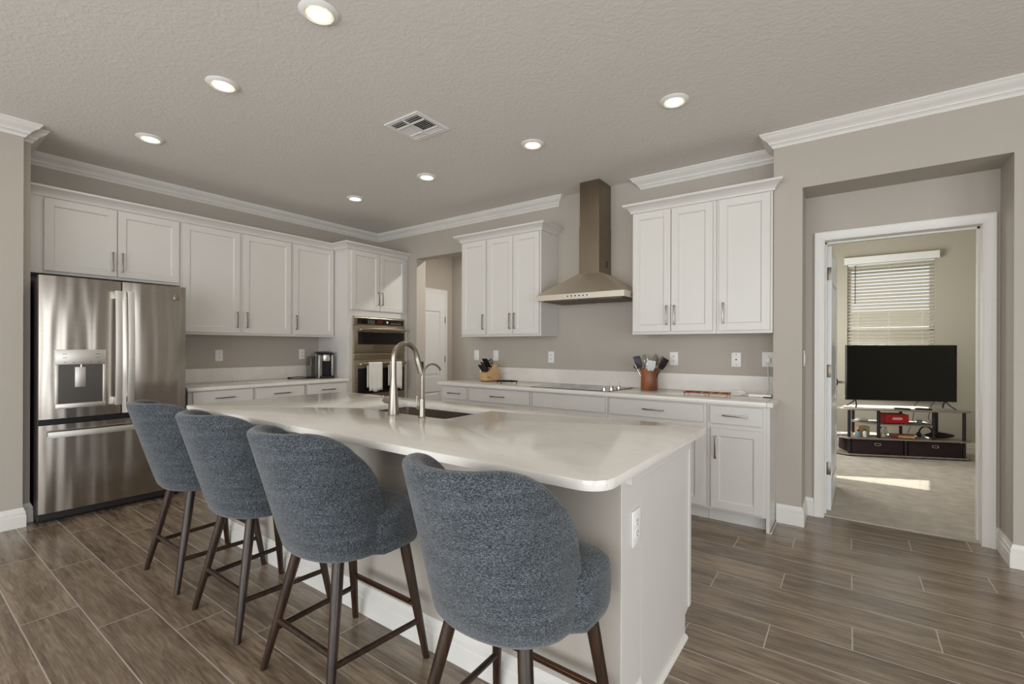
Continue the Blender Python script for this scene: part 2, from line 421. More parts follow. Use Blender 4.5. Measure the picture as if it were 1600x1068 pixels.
# crown moulding (d from wall, z down from ceiling)
crown = [(0, 0), (0.086, 0), (0.086, -0.010), (0.080, -0.014), (0.076, -0.022), (0.066, -0.034), (0.050, -0.044), (0.036, -0.056), (0.029, -0.066),
         (0.029, -0.071), (0.021, -0.074), (0.021, -0.079), (0.015, -0.082), (0.011, -0.093), (0.006, -0.098), (0, -0.098)]
def crown_run(n, path):
    m = SMB(); m.sweep(path, crown, ZC); return struct(m.build('trim_%d' % n, 'trim_white', smooth=35))
crown_run(1, [(0.673, -8), (0.673, -3.635), (0.575, -3.635), (0.575, -3.585), (0, -3.585), (0, 0), (2.955, 0), (2.955, 0.001)])
crown_run(2, [(3.865, 0.001), (3.865, 0), (4.995, 0), (4.995, -0.31), (9.0, -0.31)])
basep = [(0, 0), (0.017, 0), (0.017, 0.080), (0.014, 0.084), (0.0145, 0.108), (0.010, 0.114), (0.010, 0.119), (0.006, 0.128), (0.004, 0.137), (0, 0.137)]
def base_run(side, path):
    m = SMB(); m.sweep(path, basep, 0); return struct(m.build('baseboard_' + side, 'trim_white', smooth=35))
base_run('left', [(0.673, -8), (0.673, -3.635), (0.575, -3.635), (0.575, -3.585), (0.45, -3.585)])
base_run('alcove', [(5.018, -0.31), (5.179, -0.31), (5.179, 0), (5.238, 0)])
base_run('right', [(6.227, 0), (6.246, 0), (6.246, -0.31), (9.0, -0.31)])
base_run('hall', [(0.30, 1.08), (0.30, 1.197), (4.6, 1.197)])
base_run('bedroom', [(4.6, WT + .012), (4.6, 3.65), (8.0, 3.65), (8.0, WT + 0.012)])

# door casing: profile across width, mitred frame facing -y
def casing(n, x0, x1, z1, y, face=-1, w=0.066):
    prof = [(0, 0.0), (0, 0.010), (0.006, 0.013), (0.012, 0.012), (0.030, 0.013), (0.044, 0.016), (0.050, 0.019), (w - 0.004, 0.020), (w, 0.017), (w, 0)]
    m = SMB(); L = []
    for (px, pz, dx, dz) in ((x0, 0, -1, 0), (x0, z1, -1, 1), (x1, z1, 1, 1), (x1, 0, 1, 0)):
        L.append(m.loop([(px + dx * a, y + face * b, pz + dz * a) for a, b in prof]))
    m.skin(L); return struct(m.build('trim_%d' % n, 'trim_white', smooth=30))
casing(3, 5.303, 6.163, 2.112, 0.0)
casing(4, 5.303, 6.163, 2.112, WT + 0.012, 1)
m = SMB()   # jamb with stop
m.box(5.287, 5.303, -0.001, WT + 0.013, 0, 2.112); m.box(6.163, 6.182, -0.001, WT + 0.013, 0, 2.112); m.box(5.287, 6.182, -0.001, WT + 0.013, 2.112, 2.126)
m.box(5.303, 5.314, 0.085, 0.125, 0, 2.112); m.box(6.152, 6.163, 0.085, 0.125, 0, 2.112); m.box(5.303, 6.163, 0.085, 0.125, 2.100, 2.112)
struct(m.build('trim_5', 'trim_white'))

def panel_door(name, w, h, t=0.035):
    """two-panel door slab: local x from hinge (0) to w, y thickness 0..-t, z up"""
    m = SMB(); st = 0.105
    zs = [(0.20, 0.60), (0.83, h - 0.27 + 0.0)]
    m.box(0, st, -t, 0, 0, h); m.box(w - st, w, -t, 0, 0, h)
    edges = [0, zs[0][0], zs[0][1], zs[1][0], zs[1][1], h]
    for a, b in ((0, zs[0][0]), (zs[0][1], zs[1][0]), (zs[1][1], h)): m.box(st, w - st, -t, 0, a, b)
    for a, b in zs:
        m.box(st, w - st, -t + 0.010, -0.010, a, b)
        for y0, y1 in ((-t + 0.010, -t + 0.003), (-0.010, -0.003)):
            i = 0.045
            l0 = m.loop([(st + 0.02, y0, a + 0.02), (w - st - 0.02, y0, a + 0.02), (w - st - 0.02, y0, b - 0.02), (st + 0.02, y0, b - 0.02)])
            l1 = m.loop([(st + i, y1, a + i), (w - st - i, y1, a + i), (w - st - i, y1, b - i), (st + i, y1, b - i)])
            m.skin([l0, l1])
    return m
# bedroom door swung ~89 deg into the bedroom, hinged on the left
d = thing('door_1', None, None, (5.3075, WT + 0.017, 0.012), radians(88.6), kind='structure')
panel_door('slab', 0.83, 2.085).build('door_slab', 'door_white', d)
for z in (0.33, 1.10, 1.87):
    m = MB(); m.box(-0.0035, -0.0005, -0.033, -0.001, z - 0.05, z + 0.05, 0.0008); m.tube([(-0.002, 0.004, z - 0.05), (-0.002, 0.004, z + 0.05)], 0.006)
    m.build('hinge', 'hinge_nickel', d, 40)
m = MB()
m.lathe([(0.031, 0), (0.031, 0.006), (0.026, 0.010), (0.011, 0.012), (0.010, 0.045)], (0.765, -0.035, 0.97), axis='y')
m2 = MB(); m2.X = Matrix.Translation((0.765, -0.035, 0.97)) @ Matrix.Rotation(pi, 4, 'Z')
m2.lathe([(0.031, 0), (0.031, 0.006), (0.026, 0.010), (0.011, 0.012), (0.010, 0.050)], axis='y')
m2.tube([(0, 0.048, 0), (0.03, 0.052, 0.001), (0.115, 0.050, 0.0)], lambda s: 0.009 - 0.002 * s)
m.bm.free(); m2.build('door_handle', 'hinge_nickel', d, 40)
# hall door on the hall's left wall
d2 = thing('door_2', None, None, (0.300, 1.006, 0.012), radians(-90), kind='structure')
pd = panel_door('slab', 0.76, 2.095, 0.034); pd.bm.transform(Matrix.Translation((0, 0.031, 0))) ; pd.build('door_slab', 'door_white', d2)
for z in (0.3, 1.09, 1.70):
    m = MB(); m.box(-0.010, 0.004, 0.030, 0.036, z - 0.05, z + 0.05, 0.001); m.build('hinge', 'hinge_nickel', d2, 40)
m = SMB(); prof = [(0, 0.0), (0, 0.010), (0.030, 0.013), (0.050, 0.019), (0.066, 0.018), (0.066, 0)]; L = []
for (py, pz, dy, dz) in ((0.240, 0, -1, 0), (0.240, 2.112, -1, 1), (1.010, 2.112, 1, 1), (1.010, 0, 1, 0)):
    L.append(m.loop([(0.30 + b, py + dy * a, pz + dz * a) for a, b in prof]))
m.skin(L); struct(m.build('trim_6', 'trim_white', smooth=30))

# bedroom window: vinyl single-hung frame and glass in the opening
w = thing('window_1', None, None, (5.8825, 3.76, 0.64), kind='structure')
m = MB(); hw = 0.4525; H = 1.80
for a, b, c, e in ((-hw, -hw + 0.045, 0, H), (hw - 0.045, hw, 0, H), (-hw, hw, 0, 0.05), (-hw, hw, H - 0.05, H), (-hw, hw, 0.88, 0.935)): m.box(a, b, -0.03, 0.03, c, e, 0.003)
m.build('window_frame', 'vinyl_white', w)
m = MB(); m.box(-hw + 0.04, hw - 0.04, -0.004, 0.0, 0.045, 0.885); m.build('pane', 'window_glass', w)
m = MB(); m.box(-hw + 0.04, hw - 0.04, 0.006, 0.010, 0.93, H - 0.045); m.build('pane', 'window_glass', w)
m = MB(); m.box(-hw - 0.03, hw + 0.03, -0.16, -0.03, -0.024, 0.0, 0.004); m.build('window_sill', 'trim_white', w)

# unseen window frames added round the fill lights behind / beside the camera
def added_frame(n, loc, rz, w_, h_, cols):
    f = thing('window_%d' % n, None, None, loc, rz, kind='structure'); m = MB()  # added frame of an assumed window
    m.box(-w_ / 2 - 0.05, -w_ / 2, -0.05, 0.05, 0, h_); m.box(w_ / 2, w_ / 2 + 0.05, -0.05, 0.05, 0, h_); m.box(-w_ / 2 - 0.05, w_ / 2 + 0.05, -0.05, 0.05, h_, h_ + 0.05); m.box(-w_ / 2 - 0.05, w_ / 2 + 0.05, -0.05, 0.05, -0.05, 0)
    for k in range(1, cols): m.box(-w_ / 2 + w_ * k / cols - 0.025, -w_ / 2 + w_ * k / cols + 0.025, -0.05, -0.02, 0, h_)
    m.build('window_frame', 'vinyl_white', f)
added_frame(2, (4.95, -8.08, 0.055), pi, 7.38, 2.49, 5); added_frame(3, (9.075, -4.6, 0.055), -pi / 2, 3.48, 2.34, 3); added_frame(4, (4.615, 2.3, 0.75), pi / 2, 1.5, 1.5, 2)  # frames added round the fill lights; the last, in the bedroom, on solid wall
# ------------------------------------------------------------------ window blind
b = thing('window_blind', 'white horizontal slat blind hanging over the bedroom window behind the television', 'blind', (5.8825, 3.69, 0.66))
m = MB(); m.prism([(-0.075, 1.778), (-0.075, 1.84), (-0.068, 1.868), (0.0, 1.868), (-0.045, 1.868), (-0.045, 1.778)], 'x', -0.502, 0.502); m.bm.free()
m = MB(); m.box(-0.502, 0.502, -0.085, -0.072, 1.777, 1.870, 0.003); m.box(-0.502, -0.490, -0.085, -0.041, 1.777, 1.870, 0.002); m.box(0.490, 0.502, -0.085, -0.041, 1.777, 1.870, 0.002)
m.build('valance', 'vinyl_white', b)
m = MB()
tl = radians(43)
for i in range(39):
    z = 0.045 + i * 0.0447
    m.X = Matrix.Translation((0, -0.012, z)) @ Matrix.Rotation(tl, 4, 'X')
    m.box(-0.448, 0.448, -0.0255, 0.0255, -0.0014, 0.0014)
m.build('slats', 'blind_white', b)
m = MB(); m.box(-0.448, 0.448, -0.035, 0.015, 0.0, 0.022, 0.004); m.build('bottom_rail', 'vinyl_white', b)
m = MB(); m.box(-0.448, 0.448, -0.036, 0.018, 1.755, 1.778); m.build('head_rail', 'vinyl_white', b)
m = MB()
for x in (-0.33, 0.0, 0.33):
    for y in (-0.040, 0.016): m.tube([(x, y, 0.01), (x, y, 1.77)], 0.0012, 5)
m.build('ladder_cord', 'plastic_white', b)
m = MB(); m.tube([(-0.365, -0.052, 1.76), (-0.366, -0.054, 1.24)], 0.0045, 6); m.build('tilt_wand', 'rubber_dark', b, 40)

# ------------------------------------------------------------------ cabinets
# local frame of a unit: x to the viewer's right, front faces -y, back on the wall at y=0, z from the unit's base
def pull(parent, x, z, L, vertical, y):
    m = MB(); s = 0.0055; o = 0.030
    if vertical:
        m.box(x - s, x + s, y - o, y - o + 0.008, z - L / 2, z + L / 2, 0.0015)
        for k in (-1, 1): m.box(x - s * 0.8, x + s * 0.8, y - o + 0.006, y, z + k * (L / 2 - 0.006) - 0.005, z + k * (L / 2 - 0.006) + 0.005, 0.001)
    else:
        m.box(x - L / 2, x + L / 2, y - o, y - o + 0.008, z - s, z + s, 0.0015)
        for k in (-1, 1): m.box(x + k * (L / 2 - 0.006) - 0.005, x + k * (L / 2 - 0.006) + 0.005, y - o + 0.006, y, z - s * 0.8, z + s * 0.8, 0.001)
    return m.build('handle', 'pull_nickel', parent, 40)
def shaker(parent, x0, x1, z0, z1, y, name='door', fr=0.056, t=0.020):
    m = MB()
    m.box(x0, x0 + fr, y - t, y, z0, z1, 0.0012, 1); m.box(x1 - fr, x1, y - t, y, z0, z1, 0.0012, 1)
    m.box(x0 + fr, x1 - fr, y - t, y, z0, z0 + fr, 0.0012, 1); m.box(x0 + fr, x1 - fr, y - t, y, z1 - fr, z1, 0.0012, 1)
    m.box(x0 + fr - 0.002, x1 - fr + 0.002, y - t + 0.010, y - 0.002, z0 + fr - 0.002, z1 - fr + 0.002)
    i = 0.008   # small sloped inner lip
    for a0, a1, c0, c1 in ((x0 + fr, x1 - fr, z0 + fr, z1 - fr),):
        l0 = m.loop([(a0, y - t + 0.002, c0), (a1, y - t + 0.002, c0), (a1, y - t + 0.002, c1), (a0, y - t + 0.002, c1)])
        l1 = m.loop([(a0 + i, y - t + 0.0098, c0 + i), (a1 - i, y - t + 0.0098, c0 + i), (a1 - i, y - t + 0.0098, c1 - i), (a0 + i, y - t + 0.0098, c1 - i)])
        m.skin([l0, l1], caps=False)
    return m.build(name, 'cabinet_white', parent)
def slab_front(parent, x0, x1, z0, z1, y, t=0.020):
    m = MB(); m.box(x0, x1, y - t, y, z0, z1, 0.003, 2); return m.build('drawer', 'cabinet_white', parent)
def unit(name, label, loc, rz, w, d, h, items, group=None, cat='cabinet', kick=0, body=None, end=None):
    o = thing(name, label, cat, loc, rz, group)
    m = MB()
    if body: body(m)
    elif kick:
        m.box(0.0005, w - 0.0005, -d, 0, kick, h); m.box(0.0005, w - 0.0005, -d + 0.07, -0.01, 0, kick)
    else: m.box(0.0005, w - 0.0005, -d, 0, 0, h, 0.001, 1)
    m.build('body', 'cabinet_white', o)
    if end: end(o)
    for it in items:
        k, x0, x1, z0, z1 = it[:5]; hd = it[5] if len(it) > 5 else None
        p = shaker(o, x0, x1, z0, z1, -d) if k == 'door' else slab_front(o, x0, x1, z0, z1, -d)
        if hd: pull(p, hd[0], hd[1], 0.165, hd[2], -d - 0.020)
    return o
UA = pi / 2    # units on the fridge wall: front faces +x
def uy(y): return y
ZU = 1.406; HU = 2.465 - ZU
# --- fridge wall uppers
def A(y0, y1, label, items, z0=ZU, d=0.328, **k):
    return unit('upper_cabinet', label, (0.001, y0, z0), UA, y1 - y0, d, 2.480 - z0, [(i[0], i[1] - y0, i[2] - y0, i[3] - z0, i[4] - z0) + (((i[5][0] - y0, i[5][1] - z0, i[5][2]),) if len(i) > 5 else ()) for i in items], **k)
GU = 'white shaker wall cabinets'
A(-3.58, -2.553, 'white two-door wall cabinet above the stainless refrigerator', [('door', -3.478, -3.030, 1.885, 2.455, (-3.060, 2.01, True)), ('door', -3.022, -2.570, 1.885, 2.455, (-2.995, 2.01, True))], z0=1.862)
A(-2.552, -1.468, 'white two-door wall cabinet between the refrigerator and the single-door cabinet by the oven tower', [('door', -2.537, -2.028, 1.430, 2.458, (-2.058, 1.565, True)), ('door', -1.992, -1.484, 1.430, 2.458, (-1.962, 1.565, True))])
A(-1.467, -0.932, 'white single-door wall cabinet right beside the oven tower, above the coffee maker', [('door', -1.452, -0.946, 1.430, 2.458, (-1.424, 1.565, True))])
ccrown = [(0, 0), (0.012, 0), (0.014, 0.010), (0.020, 0.022), (0.034, 0.038), (0.052, 0.050), (0.066, 0.056), (0.070, 0.062), (0.070, 0.074), (0, 0.074)]
def cab_crown(label, path):
    m = MB(); m.sweep(path, ccrown, 2.466); return tag(m.build('cabinet_crown', 'cabinet_white', smooth=30), label, 'crown molding')
cab_crown('white crown molding along the cabinet tops on the refrigerator wall and oven tower', [(0.330, -3.58), (0.330, -0.932), (0.612, -0.932), (0.612, -0.006)])
# --- oven tower
def tower_body(m):
    w, d, h = 0.926, 0.610, 2.480
    m.box(0.0005, 0.066, -d, 0, 0.0, h); m.box(w - 0.066, w - 0.0005, -d, 0, 0, h)
    m.box(0.066, w - 0.066, -d, 0, 1.662, h); m.box(0.066, w - 0.066, -d, 0, 0.10, 0.46); m.box(0.066, w - 0.066, -d + 0.07, 0, 0, 0.10)
    m.box(0.066, w - 0.066, -0.03, 0, 0.46, 1.662)
unit('oven_tower', 'tall white cabinet tower in the corner that houses the wall ovens', (0.001, -0.931, 0), UA, 0.926, 0.610, 2.480,
     [('door', 0.043, 0.452, 1.742, 2.456, (0.425, 1.895, True)), ('door', 0.458, 0.870, 1.742, 2.456, (0.485, 1.895, True)), ('drawer', 0.043, 0.870, 0.12, 0.43, (0.456, 0.33, False))], body=tower_body)
# --- fridge wall base cabinets
GB = 'white base cabinets along the refrigerator wall'
def BA(y0, y1, label, dl, dr):
    mid = (dl + dr) / 2 - y0; dl -= y0; dr -= y0
    return unit('base_cabinet', label, (0.001, y0, 0), UA, y1 - y0, 0.618, 0.882, [('drawer', dl, dr, 0.738, 0.872, (mid, 0.806, False)), ('door', dl, mid - 0.002, 0.115, 0.705, (mid - 0.03, 0.57, True)), ('door', mid + 0.002, dr, 0.115, 0.705, (mid + 0.03, 0.57, True))], kick=0.10)
BA(-2.590, -2.010, 'white drawer base cabinet right next to the refrigerator', -2.554, -2.030)
BA(-2.009, -1.466, 'middle of the three white base cabinets between the refrigerator and the oven tower', -1.990, -1.488)
BA(-1.465, -0.933, 'white base cabinet below the coffee maker, beside the oven tower', -1.443, -0.960)
# counters
def slab(name, label, x0, x1, y0, y1, z0, z1, r, hole=None, cat='countertop'):
    m = MB()
    def ring(pts): vs = m.loop([(p[0], p[1], z1) for p in pts]); return vs, [m.bm.edges.new((vs[i], vs[(i + 1) % len(vs)])) for i in range(len(vs))]
    out = []
    for (cx, cy, rr, a0) in ((x1, y1, r[0], 0), (x0, y1, r[1], 90), (x0, y0, r[2], 180), (x1, y0, r[3], 270)):
        ux = x1 - rr if cx == x1 else x0 + rr; uyy = y1 - rr if cy == y1 else y0 + rr
        for k in range(9): a = radians(a0 + 90 * k / 8); out.append((ux + rr * cos(a), uyy + rr * sin(a)))
    vs, es = ring(out)
    if hole:
        hx0, hx1, hy0, hy1, hr = hole
        _, e2 = ring(rrect(hx1 - hx0, hy1 - hy0, hr, 5, (hx0 + hx1) / 2, (hy0 + hy1) / 2)); es += e2
    bmesh.ops.triangle_fill(m.bm, use_beauty=True, edges=es)
    fs = list(m.bm.faces)
    ex = bmesh.ops.extrude_face_region(m.bm, geom=fs)
    bmesh.ops.translate(m.bm, verts=[g for g in ex['geom'] if isinstance(g, bmesh.types.BMVert)], vec=(0, 0, z0 - z1))
    bmesh.ops.recalc_face_normals(m.bm, faces=m.bm.faces)
    eb = [e for e in m.bm.edges if len(e.link_faces) == 2 and e.calc_face_angle(0) > 1.2]
    bmesh.ops.bevel(m.bm, geom=eb, offset=0.003, segments=2, profile=0.5, affect='EDGES')
    return tag(m.build(name, 'quartz', smooth=30), label, cat)
ZT = 0.914
slab('countertop', 'white speckled quartz countertop between the refrigerator and the oven tower', 0.001, 0.652, -2.604, -0.9335, 0.8825, ZT, (0.002,) * 4)
m = MB(); m.box(0.001, 0.021, -2.604, -0.9335, ZT + 0.0003, 1.060, 0.0015); tag(m.build('backsplash', 'quartz'), 'low quartz backsplash strip behind the coffee maker', 'backsplash')
# --- hood wall uppers
def B(x0, x1, label, items, **k):
    return unit('upper_cabinet', label, (x0, -0.001, ZU), 0, x1 - x0, 0.328, 2.480 - ZU, [(i[0], i[1] - x0, i[2] - x0, i[3] - ZU, i[4] - ZU, (i[5] - x0, 1.565 - ZU, True)) for i in items], **k)
B(1.887, 2.266, 'narrow single-door white wall cabinet above the knife block', [('door', 1.905, 2.250, 1.430, 2.456, 2.222)])
B(2.267, 2.952, 'white two-door wall cabinet left of the range hood', [('door', 2.280, 2.611, 1.430, 2.456, 2.584), ('door', 2.617, 2.936, 1.430, 2.456, 2.645)])
B(3.904, 4.598, 'white two-door wall cabinet right of the range hood', [('door', 3.916, 4.242, 1.430, 2.456, 4.213), ('door', 4.248, 4.574, 1.430, 2.456, 4.277)])
B(4.599, 4.993, 'single-door white wall cabinet ending at the alcove wall corner', [('door', 4.622, 4.976, 1.430, 2.456, 4.654)])
cab_crown('white crown molding on the wall cabinets left of the range hood', [(1.887, -0.001), (1.887, -0.331), (2.952, -0.331), (2.952, -0.001)][::1])
cab_crown('white crown molding on the wall cabinets right of the range hood', [(3.904, -0.001), (3.904, -0.331), (4.994, -0.331), (4.994, -0.312)])
# --- hood wall base cabinets
def BB(x0, x1, label, dr, doors, handle=True, **k):
    it = [('drawer', dr[0] - x0, dr[1] - x0, 0.738, 0.868) + ((((dr[0] + dr[1]) / 2 - x0, 0.803, False),) if handle else ())]
    for a, b_, hx in doors: it.append(('door', a - x0, b_ - x0, 0.117, 0.705, (hx - x0, 0.565, True)))
    return unit('base_cabinet', label, (x0, -0.001, 0), 0, x1 - x0, 0.607, 0.882, it, kick=0.10, **k)
BB(1.845, 2.243, 'narrow white base cabinet at the hall end of the hood wall counter', (1.890, 2.222), [(1.890, 2.222, 2.19)])
BB(2.244, 3.028, 'white base cabinet left of the cooktop, beneath the black trivet', (2.265, 3.008), [(2.265, 2.634, 2.605), (2.639, 3.008, 2.668)])
BB(3.029, 3.800, 'white base cabinet under the cooktop with a plain false drawer front', (3.050, 3.778), [(3.050, 3.411, 3.382), (3.416, 3.778, 3.445)], handle=False)
BB(3.801, 4.595, 'white base cabinet right of the cooktop, beneath the utensil crock', (3.823, 4.572), [(3.823, 4.195, 4.166), (4.200, 4.572, 4.229)])
def endpanel(o):
    m = MB(); m.box(0.4140, 0.4160, -0.607, -0.0, 0, 0.882); m.bm.free()
    m = MB(); m.box(0.3935, 0.4155, -0.609, 0.0, 0, 0.882, 0.001, 1)
    m.sweep([(0.4155, -0.30), (0.4155, -0.609)], [(-0.012, 0), (-0.012, 0.016), (-0.006, 0.012), (0.0, 0.0)][::-1]); m.build('end_panel', 'cabinet_white', o)
BB(4.596, 4.990, 'end white base cabinet next to the alcove wall, single door under a drawer', (4.621, 4.966), [(4.628, 4.970, 4.662)], end=endpanel)
slab('countertop', 'long quartz countertop on the hood wall holding the cooktop', 1.820, 4.994, -0.650, -0.001, 0.8825, ZT, (0.002, 0.002, 0.01, 0.002))
m = MB(); m.box(1.900, 4.994, -0.021, -0.001, ZT + 0.0003, 1.062, 0.0015); tag(m.build('backsplash', 'quartz'), 'low quartz backsplash strip behind the cooktop', 'backsplash')
m = MB(); m.box(4.9945, 5.034, -0.650, -0.311, 0.8825, ZT, 0.003); tag(m.build('countertop', 'quartz'), 'short quartz counter end lapping past the alcove wall corner', 'countertop')

# ------------------------------------------------------------------ refrigerator (front faces +x)
fr = thing('refrigerator', 'stainless steel french-door refrigerator with a water dispenser and bottom freezer', 'refrigerator', (0.40, -3.117, 0))
fr_b = MB(); fr_b.box(-0.36, 0.315, -0.452, 0.452, 0.02, 1.780, 0.004); fr_b.build('body', 'fridge_side', fr)
m = MB(); m.box(-0.30, 0.285, -0.43, 0.43, 0.0, 0.075, 0.003); m.build('toe_grille', 'plastic_black', fr)
def fdoor(name, y0, y1, z0, z1, bulge=0.012, cut=None):
    m = MB(); n = 14; L = []
    xb, xf = 0.322, 0.388
    pts = [(xb, y0)] + [(xf - 0.010 + bulge * (1 - ((2 * k / n) - 1) ** 4) * 0.8 if 0 < k < n else xf - 0.014, y0 + (y1 - y0) * k / n) for k in range(n + 1)] + [(xb, y1)]
    m.prism(pts, 'z', z0, z1, 0)
    return m
m = fdoor('d', -0.4545, 0.010, 0.762, 1.800); dl = m.build('door', 'steel_fridge', fr, 40)
m = fdoor('d', 0.0175, 0.4545, 0.762, 1.800); dr = m.build('door', 'steel_fridge', fr, 40)
m = fdoor('d', -0.4545, 0.4545, 0.085, 0.718, 0.010); fz = m.build('freezer_drawer', 'steel_fridge', fr, 40)
m = MB(); m.box(0.300, 0.330, -0.448, 0.448, 0.70, 0.78); m.box(0.30, 0.33, 0.0, 0.025, 0.78, 1.795); m.build('gasket', 'plastic_black', fr)
def fhandle(parent, y, z0, z1):
    m = MB(); n = 12; L = []
    for k in range(n + 1):
        s = k / n; z = z0 + (z1 - z0) * s; x = 0.440 + 0.022 * (1 - (2 * s - 1) ** 2)
        L.append(m.loop([(x - 0.012, y - 0.016, z), (x, y - 0.021, z), (x + 0.003, y, z), (x, y + 0.021, z), (x - 0.012, y + 0.016, z)]))
    m.skin(L)
    for z in (z0 + 0.03, z1 - 0.03): m.box(0.385, 0.436, y - 0.016, y + 0.010, z - 0.03, z + 0.03, 0.004)
    m.build('handle', 'steel_handle', parent, 40)
fhandle(dl, -0.022, 0.835, 1.722); fhandle(dr, 0.056, 0.830, 1.722)
m = MB(); L = []
for k in range(13):
    s = k / 12; y = -0.415 + 0.83 * s; x = 0.435 + 0.022 * (1 - (2 * s - 1) ** 2); z = 0.651
    L.append(m.loop([(x - 0.012, y, z - 0.016), (x, y, z - 0.021), (x + 0.003, y, z), (x, y, z + 0.021), (x - 0.012, y, z + 0.016)]))
m.skin(L)
for y in (-0.37, 0.37): m.box(0.385, 0.432, y - 0.03, y + 0.03, 0.640, 0.662, 0.003)
m.build('handle', 'steel_handle', fz, 40)
# dispenser
m = MB(); y0, y1 = -0.372, -0.088
m.box(0.385, 0.402, y0, y1, 1.154, 1.264, 0.003); m.box(0.385, 0.398, y0, y0 + 0.018, 0.835, 1.156, 0.002); m.box(0.385, 0.398, y1 - 0.018, y1, 0.835, 1.156, 0.002); m.box(0.385, 0.402, y0, y1, 0.832, 0.868, 0.003)
dp = m.build('dispenser_frame', 'steel_handle', dl, 40)
metal('cavity_steel', (104, 100, 97), 0.4, 0, (1, 40, 40), 0.04)
m = MB(); m.box(0.386, 0.3925, y0 + 0.017, y1 - 0.017, 0.866, 1.155); m.build('cavity', 'cavity_steel', dp)
m = MB(); yc = -0.236
m.box(0.392, 0.404, yc - 0.030, yc + 0.030, 0.985, 1.135, 0.003); m.lathe([(0.006, 0), (0.006, 0.02)], (0.398, yc + 0.006, 1.134)); m.build('paddle', 'steel_handle', dp, 40)
marks = [(yy - 0.012, yy + 0.012, zz - 0.0018, zz + 0.0018) for yy in (y0 + 0.05, y1 - 0.05) for zz in (1.232, 1.205)]
marks += [(y0 + 0.045 + k * 0.048, y0 + 0.058 + k * 0.048, 1.168, 1.172) for k in range(5)]
for q in marks:
    m = MB(); m.box(0.4015, 0.4026, *q); m.build('button', 'router_grey', dp)
m = MB(); m.lathe([(0.0, 0), (0.024, 0), (0.026, 0.0015), (0.022, 0.003), (0, 0.003)], (0.391, 0.383, 1.706), 28, axis='x')
bd = m.build('badge', 'brushed_nickel', dr, 40)
def facing_x(x, y, z): return Matrix.Translation((x, y, z)) @ Matrix.Rotation(pi / 2, 4, 'Z') @ Matrix.Rotation(pi / 2, 4, 'X')
text_mesh('badge_letters', 'GE', 0.024, 'hinge_nickel', bd, facing_x(0.3945, 0.383, 1.706))
m = MB(); m.tube([(0.3945, 0.383 + 0.020 * cos(a * pi / 14), 1.706 + 0.020 * sin(a * pi / 14)) for a in range(28)], 0.0011, 5, closed=True); m.build('badge_ring', 'hinge_nickel', bd)

# ------------------------------------------------------------------ wall ovens (front faces +x)
ov = thing('wall_oven', 'stainless built-in microwave and oven stack with black glass doors in the tall cabinet', 'oven', (0.30, -0.468, 0.475))
Z0 = 0.475
m = MB(); m.box(-0.26, 0.308, -0.385, 0.385, 0, 1.178); m.build('body', 'plastic_black', ov)
m = MB(); m.box(0.308, 0.322, -0.396, 0.396, 0.0, 1.178, 0.002); m.build('face_frame', 'steel_oven', ov)
m = MB(); m.box(0.322, 0.334, -0.392, 0.392, 1.082, 1.174, 0.002); cp = m.build('control_panel', 'steel_oven', ov)
m = MB(); m.box(0.334, 0.3355, -0.345, 0.375, 1.094, 1.160); m.build('panel_glass', 'black_glass', cp)
m = MB(); m.box(0.3355, 0.3362, -0.055, 0.03, 1.108, 1.148); m.build('display', 'display_red', cp)
m = MB()
for r_ in range(3):
    for c_ in range(4): m.box(0.3355, 0.3361, -0.19 + c_ * 0.028, -0.180 + c_ * 0.028, 1.106 + r_ * 0.016, 1.110 + r_ * 0.016)
for k in range(6): m.box(0.3355, 0.3361, 0.17 + k * 0.028, 0.180 + k * 0.028, 1.112, 1.117)
m.lathe([(0.014, 0), (0.014, 0.0008)], (0.3355, 0.105, 1.128), 20, axis='x'); m.build('buttons', 'white_ink', cp)
def odoor(name, z0, z1, win0, win1, hz, badge):
    m = MB(); m.box(0.322, 0.345, -0.392, 0.392, z0, z1, 0.003); d = m.build(name, 'steel_oven', ov, 40)
    m = MB(); m.box(0.345, 0.3475, -0.345, 0.375, win0, win1, 0.001); m.build('window_glass', 'oven_glass', d)
    m = MB(); m.box(0.385, 0.400, -0.335, 0.375, hz - 0.016, hz + 0.016, 0.005, 3)
    for y in (-0.315, 0.355): m.box(0.345, 0.388, y - 0.012, y + 0.012, hz - 0.012, hz + 0.012, 0.003)
    m.build('handle', 'steel_oven', d, 40)
    return d
mw = odoor('microwave_door', 0.735, 1.075, 0.845, 1.0, 1.030, True)
od = odoor('oven_door', 0.02, 0.655, 0.24, 0.555, 0.606, False)
m = MB(); m.box(0.322, 0.340, -0.392, 0.392, 0.665, 0.728, 0.002); m.build('middle_trim', 'steel_oven', ov)
m = MB(); m.tube([(0.3462, -0.02 + 0.019 * cos(a * pi / 14), 0.790 + 0.019 * sin(a * pi / 14)) for a in range(28)], 0.0015, 5, closed=True)
bd = m.build('badge', 'hinge_nickel', mw)
text_mesh('badge_letters', 'GE', 0.022, 'hinge_nickel', bd, facing_x(0.3462, -0.02, 0.790))
